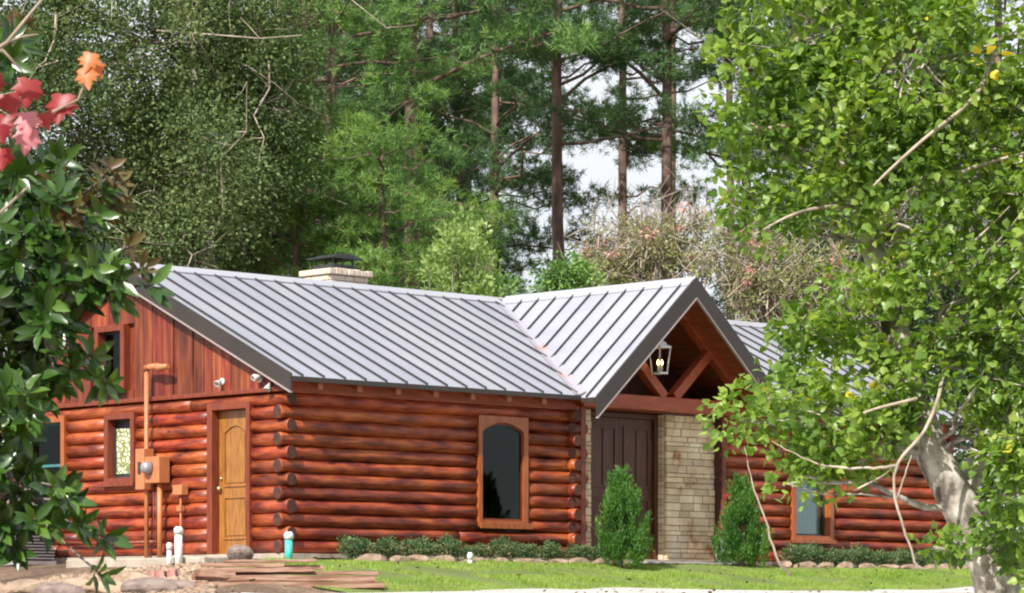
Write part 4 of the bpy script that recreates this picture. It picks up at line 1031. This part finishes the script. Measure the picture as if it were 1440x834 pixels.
# --- pale upright shrub behind the ridge (tall stems)
def upright(lab, x0, x1, ytop, ybot, D, n, seed, group=None):
    R.seed(seed); xc = (x0 + x1) / 2; b = at(xc, 0, D); b[2] = float(ground_z(b[0], b[1])); e_ = empty('tall_shrub', b, 0, lab, 'shrub', group)
    mb = MB(); cl = []
    for k in range(n):
        x = R.uniform(x0, x1); dx = abs(x - xc) / ((x1 - x0) / 2); yt = ytop + 70 * dx * dx + R.uniform(-18, 25)
        t = at(x, yt, D + R.uniform(-1, 1)) - b; s_ = np.array([R.uniform(-.6, .6), R.uniform(-.6, .6), 0]); limb(mb, s_, t, .035, .008, .03, 5)
        for j in range(13):
            f = R.uniform(.45, 1.0); c = s_ + (t - s_) * f; cl.append((*(c + (R.gauss(0, .16), R.gauss(0, .16), 0)), R.uniform(.6, 1.2) * (1.25 - .6 * f)))
    mb.build('stem', M['barkg'], e_, recalc=False)
    Vv, Ff = foliage(np.array(cl), 60, .42, LEAF, .11, flat=1.1, upb=.3, droop=.5); link('foliage', np_mesh('foliage', Vv, Ff, [M['f_bam']]), e_)
upright('tall pale green shrub with upright stems behind the roof ridge', 590, 712, 325, 420, 57, 15, 41)
# --- low green shrubs in the sky gap
def bush(name, lab, cat, px, D, blobs, leafm, ncl, per, seed, size=.1, bark=None, extra=None, group=None, sig=.4, twigs=60):
    R.seed(seed); b = at(px, 0, D); b[2] = float(ground_z(b[0], b[1])); k = D / F_PX
    bl = [(at(x, y, D), (rx * k, max(rx, ry) * k * .8, ry * k), rx * ry) for x, y, rx, ry in blobs]
    return blob_tree(name, b, [b, b + (0, 0, 1), b + (.1, 0, 2.5)], [.12, .09, .05], bl, ncl, per, sig, LEAF, size, leafm, bark or M['barkg'], lab, cat, group, extra, twigs=twigs)
bush('shrub', 'low mid green shrub showing above the roof valley', 'shrub', 740, 60, [(700, 408, 22, 16), (800, 395, 30, 34)], M['f_pine'], 60, 70, 51, .09)
def myrt_extra(e_, cl, base):
    mb = MB()
    for k in range(260):
        c = cl[R.randrange(len(cl))][:3]; q = c + np.array([R.gauss(0, .5), R.gauss(-.2, .3), R.uniform(.1, 1.0)]); limb(mb, c - (q - c) * .6, q, .014, .005, .1, 4, seg=3)
    mb.build('stem', M['twig'], e_, recalc=False)
    pick = cl[rng.choice(len(cl), 15)]; Vv, Ff = foliage(pick * (1, 1, 1, .5) + (0, -.3, .2, 0), 45, .28, LEAF, .07); link('blossom', np_mesh('blossom', Vv, Ff, [M['f_bloss']]), e_)
bush('crape_myrtle', 'tan and green crape myrtle with pink blossom left of the entry gable', 'shrub', 900, 62, [(885, 350, 78, 42), (860, 385, 50, 28), (950, 350, 70, 50)], M['f_myrt'], 95, 60, 52, .085, M['twig'], myrt_extra, 'crape myrtles behind the entry gable')
bush('crape_myrtle', 'dry tan crape myrtle right of the entry gable peak', 'shrub', 1090, 61, [(1060, 390, 70, 60), (1130, 400, 90, 70), (1010, 360, 50, 40)], M['f_myrt'], 110, 60, 53, .085, M['twig'], myrt_extra, 'crape myrtles behind the entry gable')

bush('hedge_shrub', 'dense green shrubbery beyond the right end of the wing', 'shrub', 1420, 66, [(1400, 560, 70, 110), (1440, 700, 80, 110), (1375, 480, 60, 80), (1500, 560, 80, 160)], M['f_oakd'], 300, 70, 54, .11, None, None, None, .45)
# --- low shrubs in the bed, two prototypes
def box_proto(seed):
    R.seed(seed); q = scatter_blob((0, 0, .20), (.26, .24, .17), 26, .3)
    Vv, Ff = foliage(np.column_stack([q, np.ones(26)]), 70, .13, LEAF, .045, flat=.9, upb=.4, droop=.5)
    mb = MB()
    for k in range(9): mb.tube([(0, 0, 0), q[k] * .6, q[k]], [.012, .008, .004], 5)
    t = mb.build('tmp', M['barkg'], recalc=False); d = t.data; bpy.data.objects.remove(t)
    return np_mesh('foliage', Vv, Ff, [M['f_box']]), d
BX = [box_proto(61), box_proto(62)]
su = [.85, 1.42, 2.0, 2.62, 3.2, 3.75, 4.35, 4.9, 5.5, 5.95, 10.6, 11.15, 11.7, 12.3, 12.9, 13.5, 14.1, 14.7]
for k, u_ in enumerate(su):
    p = H(u_, -.62 + R.uniform(-.06, .06), 0); z = float(ground_z(p[0], p[1])) + .03
    lab = 'low rounded dark green shrub in the bed under the arched window wall' if u_ < 6 else 'low dark green shrub in the bed before the wing under the leaning tree'
    e_ = empty('low_shrub', (p[0], p[1], z), R.uniform(0, 6), lab, 'shrub', 'low shrubs left of the entry' if u_ < 6 else 'low shrubs right of the entry')
    s_ = R.uniform(.70, .95); e_.scale = (s_, s_, s_ * R.uniform(.85, 1.05)); link('foliage', BX[k % 2][0], e_); link('stem', BX[k % 2][1], e_)
# --- upright junipers
def juniper(px, ytop, D, r, lab, seed):
    R.seed(seed); b = at(px, 0, D); b[2] = float(ground_z(b[0], b[1])) + .02; hgt = (865 - ytop) * D / F_PX + EYE - b[2]
    e_ = empty('juniper', b, 0, lab, 'juniper', 'junipers either side of the entry')
    n_ = 120; t = rng.uniform(0, 1, n_) ** 1.15; az = rng.uniform(0, 2 * np.pi, n_)
    rr = r * np.where(t < .2, .8 + t, (1 - t) ** .75 * 1.1) * rng.uniform(.35, .95, n_)
    c = np.column_stack([rr * np.cos(az), rr * np.sin(az), .02 + t * hgt * .78]); out = c * (1, 1, 0) / (np.linalg.norm(c[:, :2], axis=1, keepdims=True) + 1e-6)
    m_ = 170; ax = out * rng.uniform(.2, .6, n_)[:, None] + (0, 0, 1); ax /= np.linalg.norm(ax, axis=1, keepdims=True); ln = rng.uniform(.16, .42, n_) * (hgt / 1.6)
    s = rng.uniform(0, 1, (n_, m_)); w_ = .065 * np.sin(np.pi * np.clip(s * .85 + .1, 0, 1)) * (1 - s) ** .4 + .006
    pos = c[:, None, :] + ax[:, None, :] * (s * ln[:, None])[..., None] + rng.normal(size=(n_, m_, 3)) * w_[..., None] * .75
    pos = pos.reshape(-1, 3); A = np.repeat(ax, m_, 0)
    Vv, Ff = instance(*BLADE, pos, A + rdir(len(pos)) * .6, rdir(len(pos)), rng.uniform(.035, .075, len(pos)), np.full(len(pos), .015)); link('foliage', np_mesh('foliage', Vv, Ff, [M['f_jun']]), e_)
    mb = MB(); mb.tube([(0, 0, -.05), (0, 0, hgt * .8)], [.04, .01], 8); mb.build('trunk', M['barkg'], e_)
juniper(873, 650, 48.6, .40, 'bright green pointed juniper in front of the dark entry door', 71)
juniper(1043, 668, 51.2, .42, 'dark green juniper right of the stone wall, partly behind leaves', 72)

# --- the big leaning tree at the right
R.seed(81); TD = 39.0
tp = [at(1415, 850, TD), at(1392, 790, TD), at(1352, 715, TD), at(1312, 640, TD), at(1272, 520, TD + .1), at(1228, 350, TD + .2), at(1206, 270, TD + .3), at(1183, 160, TD + .3), at(1168, 60, TD + .3), at(1150, -60, TD), at(1140, -260, TD), at(1130, -480, TD)]
tp[0][2] = float(ground_z(tp[0][0], tp[0][1])) - .1
tr = [.31, .265, .24, .215, .175, .145, .13, .10, .09, .08, .06, .03]
b = tp[0].copy(); b[2] += .1
blobs = []
def tb_(x, y, rx, ry, dz=0, w=1.0):
    k = TD / F_PX; blobs.append((at(x, y, TD + dz), (rx * k, max(rx, ry) * k * .9, ry * k), rx * ry * w))
for a in ((1120, 60, 110, 80, 0), (1060, 180, 60, 60, 0), (1075, 290, 70, 55, 0), (1180, 180, 100, 110, 0), (1300, 90, 130, 120, -.5), (1400, 220, 110, 140, 0), (1270, 300, 90, 90, -.6, .8),
          (1210, 430, 80, 55, -.3, .8), (1100, 550, 72, 50, -.4, 1.0), (1170, 600, 90, 52, -.4, 1.0), (1240, 540, 70, 60, -.5, .9), (1330, 430, 110, 80, -.4), (1430, 580, 55, 90, -.7, 1), (1440, 690, 45, 80, -.8, .9), (1450, 800, 35, 50, -.6, .8), (1395, 745, 26, 20, -.7, .16),
          (1180, 655, 38, 26, -.3, .7), (1130, 470, 60, 30, -.3, 1), (1145, 630, 45, 40, -.4, .9), (1128, 668, 30, 34, -.5, .9), (1375, 540, 40, 30, -.7, .5), (1040, 590, 35, 35, -.4, .9), (1240, 600, 50, 35, -.5, .8), (1310, 770, 75, 16, -.6, .8), (1500, 400, 120, 300, 0, .9), (1300, -160, 250, 130, 0, .7), (1080, -120, 120, 90, 0, .7), (1560, 100, 160, 200, 0, .6), (1250, -380, 220, 120, 0, .5)):
    tb_(*a)
def ex_right(e_, cl, base):
    def br(pts, r0, r1): 
        nm_ = 'branch' if r0 < .06 else 'limb'; mb = MB(); P_ = smooth([at(x, y, TD + d) - base for x, y, d in pts]); mb.tube(P_, [r0 + (r1 - r0) * i / (len(P_) - 1) for i in range(len(P_))], 7, cap=True)
        mb.build(nm_, M['twig'] if nm_ == 'branch' else M['barkp'], e_, recalc=False)
    br([(1290, 470, .5), (1325, 500, -.2), (1322, 548, -.9), (1300, 606, -1.2), (1264, 650, -1.2), (1258, 700, -1.2), (1284, 782, -1.2), (1292, 800, -1.2)], .030, .012)
    br([(1400, 60, .3), (1385, 110, -.5), (1362, 145, -1.1), (1300, 195, -1.3), (1250, 240, -1.3), (1228, 262, -1.3)], .034, .012)
    br([(1262, 655, -1.2), (1220, 658, -1.1), (1160, 655, -1.0), (1110, 635, -.9), (1085, 620, -.8)], .02, .003)
    br([(1290, 560, -1.0), (1230, 575, -1.0), (1180, 590, -.8), (1080, 560, -.5)], .022, .008)
    br([(1262, 700, -1.2), (1275, 660, -1.3), (1282, 640, -1.3)], .012, .005)
    br([(1200, 690, -.9), (1240, 670, -1.0), (1264, 650, -1.2)], .012, .008)
    br([(1046, 630, -.5), (1062, 690, -.5), (1076, 730, -.5), (1095, 790, -.5), (1112, 808, -.4)], .005, .020)
    br([(1352, 715, .1), (1375, 640, .3), (1398, 560, .3), (1408, 500, .3), (1425, 380, .3), (1440, 200, 0)], .15, .06)
    br([(1232, 300, .2), (1180, 290, -.3), (1120, 300, -.6), (1060, 330, -.6)], .035, .010)
    br([(1215, 300, .2), (1290, 265, -.5), (1370, 235, -.8), (1440, 215, -.8)], .045, .015)
    br([(1240, 420, .2), (1300, 400, -.6), (1380, 330, -.8), (1420, 290, -.8)], .03, .006)
    br([(1180, 160, .2), (1110, 175, -.3), (1075, 180, -.4), (1050, 172, -.4)], .04, .014)
    q = cl[rng.choice(len(cl), 26)]; Vv, Ff = foliage(q, 2, .4, BROAD, .14); link('yellow_leaves', np_mesh('yellow_leaves', Vv, Ff, [M['f_yel']]), e_)
blob_tree('leaning_tree', b, tp, tr, blobs, 800, 35, .40, BROAD, .118, M['f_syc'], M['barkp'], 'large leafy tree with pale mottled trunk leaning left across the right side', 'tree', None, ex_right, twigs=420, flat=.75, upb=.7, droop=-.3)

# --- magnolia at the left, close to the camera
R.seed(91); MD = 15.0
def whorl(c, d, n_, L, spread=1.0):
    """rosette of leaves round a twig end"""
    d = np.array(d, float); d /= np.linalg.norm(d); a = np.cross(d, (.3, .2, .9)); a /= np.linalg.norm(a); bb = np.cross(d, a)
    pos, fw, up, sz = [], [], [], []
    for k in range(n_):
        t = k * 2.4 + R.uniform(-.3, .3); out = math.cos(t) * a + math.sin(t) * bb; f = R.uniform(.15, .75) + .5 * (k / n_)
        pos.append(np.array(c) - d * (1 - k / n_) * .07); fw.append(out * spread + d * f); up.append(d + rdir(1)[0] * .25); sz.append(L * R.uniform(.75, 1.15))
    return pos, fw, up, sz
mt_base = at(-330, 0, MD + .3); mt_base[2] = float(ground_z(mt_base[0], mt_base[1]))
mg = empty('magnolia', mt_base, 0, 'glossy dark green magnolia reaching in from the left edge', 'magnolia')
ends = []
def mgc(x, y, rx, ry, n_, dz=0, rust=0):
    for k in range(n_):
        while True:
            a, b_ = R.uniform(-1, 1), R.uniform(-1, 1)
            if a * a + b_ * b_ < 1: break
        ends.append((at(x + a * rx, y + b_ * ry, MD + dz + R.uniform(-.5, .6)), R.random() < rust))
mgc(35, 285, 70, 60, 54); mgc(45, 400, 85, 80, 74); mgc(20, 520, 70, 80, 52); mgc(10, 640, 45, 70, 30); mgc(70, 710, 42, 36, 14); mgc(125, 290, 45, 40, 12, 0, .3); mgc(10, 740, 30, 40, 8)
mgc(110, 360, 60, 30, 14, 0, .15); mgc(-90, 480, 90, 260, 70); mgc(-220, 420, 120, 300, 60); mgc(15, 60, 22, 35, 7, 0, .5); mgc(-60, 120, 60, 100, 16)
for x, y in ((140, 400), (165, 420), (120, 420), (150, 375), (95, 455), (130, 500), (150, 540), (105, 520)): ends.append((at(x, y, MD - .2), False))
for x, y, r_ in ((155, 235, 1), (168, 255, 1), (150, 265, 0), (140, 300, 0), (185, 345, 1), (205, 375, 1), (215, 400, 0), (165, 395, 0), (85, 225, 0), (75, 240, 0), (78, 255, 1), (150, 755, 0), (145, 810, 0), (90, 690, 0), (70, 745, 0), (115, 740, 0)): ends.append((at(x, y, MD - .25), bool(r_)))
mbt = MB(); ctr = np.array([0, 0, 0.0])
mbt.tube([(0, 0, -.1), (.1, 0, 1.0), (.15, .05, 2.2), (.2, 0, 3.2), (.25, 0, 4.2)], [.11, .09, .07, .05, .02], 10)
nodes = [np.array([.1, 0, .8]), np.array([.12, 0, 1.5]), np.array([.15, .03, 2.2]), np.array([.2, 0, 3.0]), np.array([.22, 0, 3.8])]
hubs = []
for hx, hy in ((-60, 330), (-40, 450), (-50, 580), (-40, 690), (-70, 200), (0, 400), (10, 560), (20, 690), (60, 330), (20, 250), (100, 400), (60, 470), (-20, 80)):
    h_ = at(hx, hy, MD + .1) - mt_base; nd = min(nodes, key=lambda q: abs(q[2] - (h_[2] - .5))); limb(mbt, nd, h_, .035, .015, .04, 6); hubs.append(h_)
data = {False: [[], [], [], []], True: [[], [], [], []]}
for c, rust in ends:
    c = c - mt_base; h_ = min(hubs, key=lambda q: np.linalg.norm(q - c)); limb(mbt, h_, c, .009, .005, .05, 4, seg=3)
    d = (c - h_) / (np.linalg.norm(c - h_) + 1e-6) + np.array([R.gauss(.1, .3), R.gauss(-.2, .3), R.gauss(.35, .3)])
    w4 = whorl(c, d, R.randint(7, 12), .095 if rust else .128)
    for q, s_ in zip(data[rust], w4): q += s_
mbt.build('trunk', M['barkg'], mg, recalc=False)
for rust, nm, mm in ((False, 'crown', 'f_mag'), (True, 'rusty_leaves', 'f_rust')):
    P_, Fw, Up, Sz = [np.array(t) for t in data[rust]]
    Vv, Ff = instance(*MAG, P_, Fw, Up, Sz); link(nm, np_mesh(nm, Vv, Ff, [M[mm]], smooth=True), mg)

# --- red maple branch, nearer still
R.seed(101); AD = 10.0
ma_base = at(-420, 0, AD); ma_base[2] = float(ground_z(ma_base[0], ma_base[1]))
mp = empty('maple_tree', ma_base, 0, 'young maple whose red and orange autumn leaves hang at the upper left', 'maple tree')
mb = MB(); L0 = lambda x, y, d=0: at(x, y, AD + d) - ma_base
mb.tube([(0, 0, -.1), (.02, 0, 1.5), (.0, 0, 3.0), (.05, 0, 4.0)], [.06, .05, .035, .01], 8)
mb.tube([(.01, 0, 2.2), L0(-180, 300), L0(-60, 240), L0(0, 190), L0(60, 165), L0(110, 140), L0(128, 95)], [.03, .02, .012, .008, .006, .004, .003], 6)
mb.tube([L0(-60, 240), L0(-20, 290), L0(0, 300), L0(40, 262)], [.012, .008, .006, .004], 5)
mb.tube([(.0, 0, 2.8), L0(-120, 120), L0(-30, 85), L0(10, 60), L0(50, 10), L0(75, -20)], [.03, .016, .010, .007, .004, .003], 6)
mb.tube([L0(10, 60), L0(30, 52), L0(55, 48)], [.005, .004, .002], 5); mb.tube([L0(-30, 60), L0(5, 72), L0(35, 105)], [.006, .005, .003], 5)
mb.build('trunk', M['twig'], mp, recalc=False)
lv = {'f_red': [(88, 155, .125, -.15), (42, 133, .12, -.1), (12, 150, .10, .3), (8, 178, .09, -.3), (4, 225, .09, 0), (-10, 120, .10, 0), (62, 172, .075, .3), (0, 190, .08, .2)],
      'f_pink': [(38, 175, .095, .1), (40, 200, .105, -.1)], 'f_orange': [(120, 112, .09, .2), (128, 90, .085, -.3), (130, 100, .08, .6)]}
for mm, L in lv.items():
    tv, tf = MAPLE
    P_, Fw, Up, Sz = [], [], [], []
    for x, y, s_, roll in L:
        s_ *= .86; P_.append(L0(x, y - s_ * 445 * .45, -.35 if mm == 'f_pink' else R.uniform(-.15, .15))); Fw.append((roll, -.25, -1)); Up.append((R.uniform(-.35, .35), -1, .45)); Sz.append(s_)
    if mm == 'f_red':
        for k in range(240): P_.append(L0(R.uniform(-420, -25), R.uniform(-150, 260), R.uniform(-.8, .8))); Fw.append((R.gauss(0, .5), R.gauss(0, .5), -1)); Up.append((R.gauss(0, .5), -1, .5)); Sz.append(R.uniform(.07, .12))
    Vv, Ff = instance(tv, tf, *[np.array(t, float) for t in (P_, Fw, Up, Sz)])
    nm = {'f_red': 'red_leaves', 'f_pink': 'pink_leaves', 'f_orange': 'orange_leaves'}[mm]; link(nm, np_mesh(nm, Vv, Ff, [M[mm]]), mp)

# --- dense low woods far behind, one mass
nw = 900; x = rng.uniform(-30, 30, nw); y = rng.uniform(104, 118, nw); hmax = np.interp(x, [-30, -12, -3, -1, 1.5, 6, 12, 30], [9, 12.5, 12.0, 8.5, 6.0, 6.5, 12, 12])
z = rng.uniform(0, 1, nw) * hmax
Vv, Ff = foliage(np.column_stack([x, y, z, np.ones(nw)]), 60, 1.1, LEAF, .32, flat=.8)
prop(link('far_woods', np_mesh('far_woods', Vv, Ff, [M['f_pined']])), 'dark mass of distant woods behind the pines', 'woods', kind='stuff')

# ------------------------------------------------------------------ camera, light, world
cam = bpy.data.cameras.new('camera'); co = bpy.data.objects.new('camera', cam); col.objects.link(co)
co.location = (0, 0, EYE); co.rotation_euler = (math.pi / 2, 0, 0)
cam.sensor_width = 36; cam.lens = 36 * F_PX / 1440; cam.shift_y = (865 - 417) / 1440; cam.clip_end = 5000; cam.clip_start = .1
cam.dof.use_dof = True; cam.dof.focus_distance = 47; cam.dof.aperture_fstop = 15
sc.camera = co
hx, hy = -UX - .30 * VX, -UY - .30 * VY; hn = math.hypot(hx, hy); EL = rad(42)
s = np.array([hx / hn * math.cos(EL), hy / hn * math.cos(EL), math.sin(EL)])
sun = bpy.data.lights.new('sun', 'SUN'); sun.energy = 4.8; sun.angle = rad(.5); sun.color = (1, .95, .87)
so = bpy.data.objects.new('sun', sun); col.objects.link(so)
import mathutils
so.rotation_euler = mathutils.Vector((-s[0], -s[1], -s[2])).to_track_quat('-Z', 'Y').to_euler(); so.location = (-20, -20, 30)
w = bpy.data.worlds.new('World'); sc.world = w; w.use_nodes = True; nt = w.node_tree
for n_ in list(nt.nodes): nt.nodes.remove(n_)
o_ = nt.nodes.new('ShaderNodeOutputWorld'); bg = nt.nodes.new('ShaderNodeBackground'); sk = nt.nodes.new('ShaderNodeTexSky')
sk.sky_type = 'NISHITA'; sk.sun_disc = False; sk.sun_elevation = EL; sk.sun_rotation = math.atan2(s[0], s[1]); sk.air_density = 1.0; sk.dust_density = 2.5; sk.ozone_density = 1.0
bg.inputs[1].default_value = .10; tc = nt.nodes.new('ShaderNodeTexCoord'); mp = nt.nodes.new('ShaderNodeMapping'); mp.inputs['Scale'].default_value = (1, 1, 2.5)
cn = nt.nodes.new('ShaderNodeTexNoise'); cn.inputs['Scale'].default_value = 3.2; cn.inputs['Detail'].default_value = 7
nt.links.new(tc.outputs['Generated'], mp.inputs[0]); nt.links.new(mp.outputs[0], cn.inputs[0])
cr = ramp(nt, [(.36, (.75, .75, .75)), (.58, (.95, .95, .95))]); nt.links.new(cn.outputs[0], cr.inputs[0])
nt.links.new(mixc(nt, sk.outputs[0], (6.8, 7.0, 7.4), cr.outputs[0]), bg.inputs[0]); nt.links.new(bg.outputs[0], o_.inputs[0])
sc.view_settings.view_transform = 'Standard'; sc.view_settings.look = 'None'; sc.view_settings.gamma = 1; sc.view_settings.exposure = .55
sc.cycles.max_bounces = 6; sc.cycles.transparent_max_bounces = 8; sc.cycles.diffuse_bounces = 3; sc.cycles.glossy_bounces = 3
sc.cycles.use_denoising = True; sc.cycles.pixel_filter_type = 'BLACKMAN_HARRIS'; sc.cycles.filter_width = 2.1
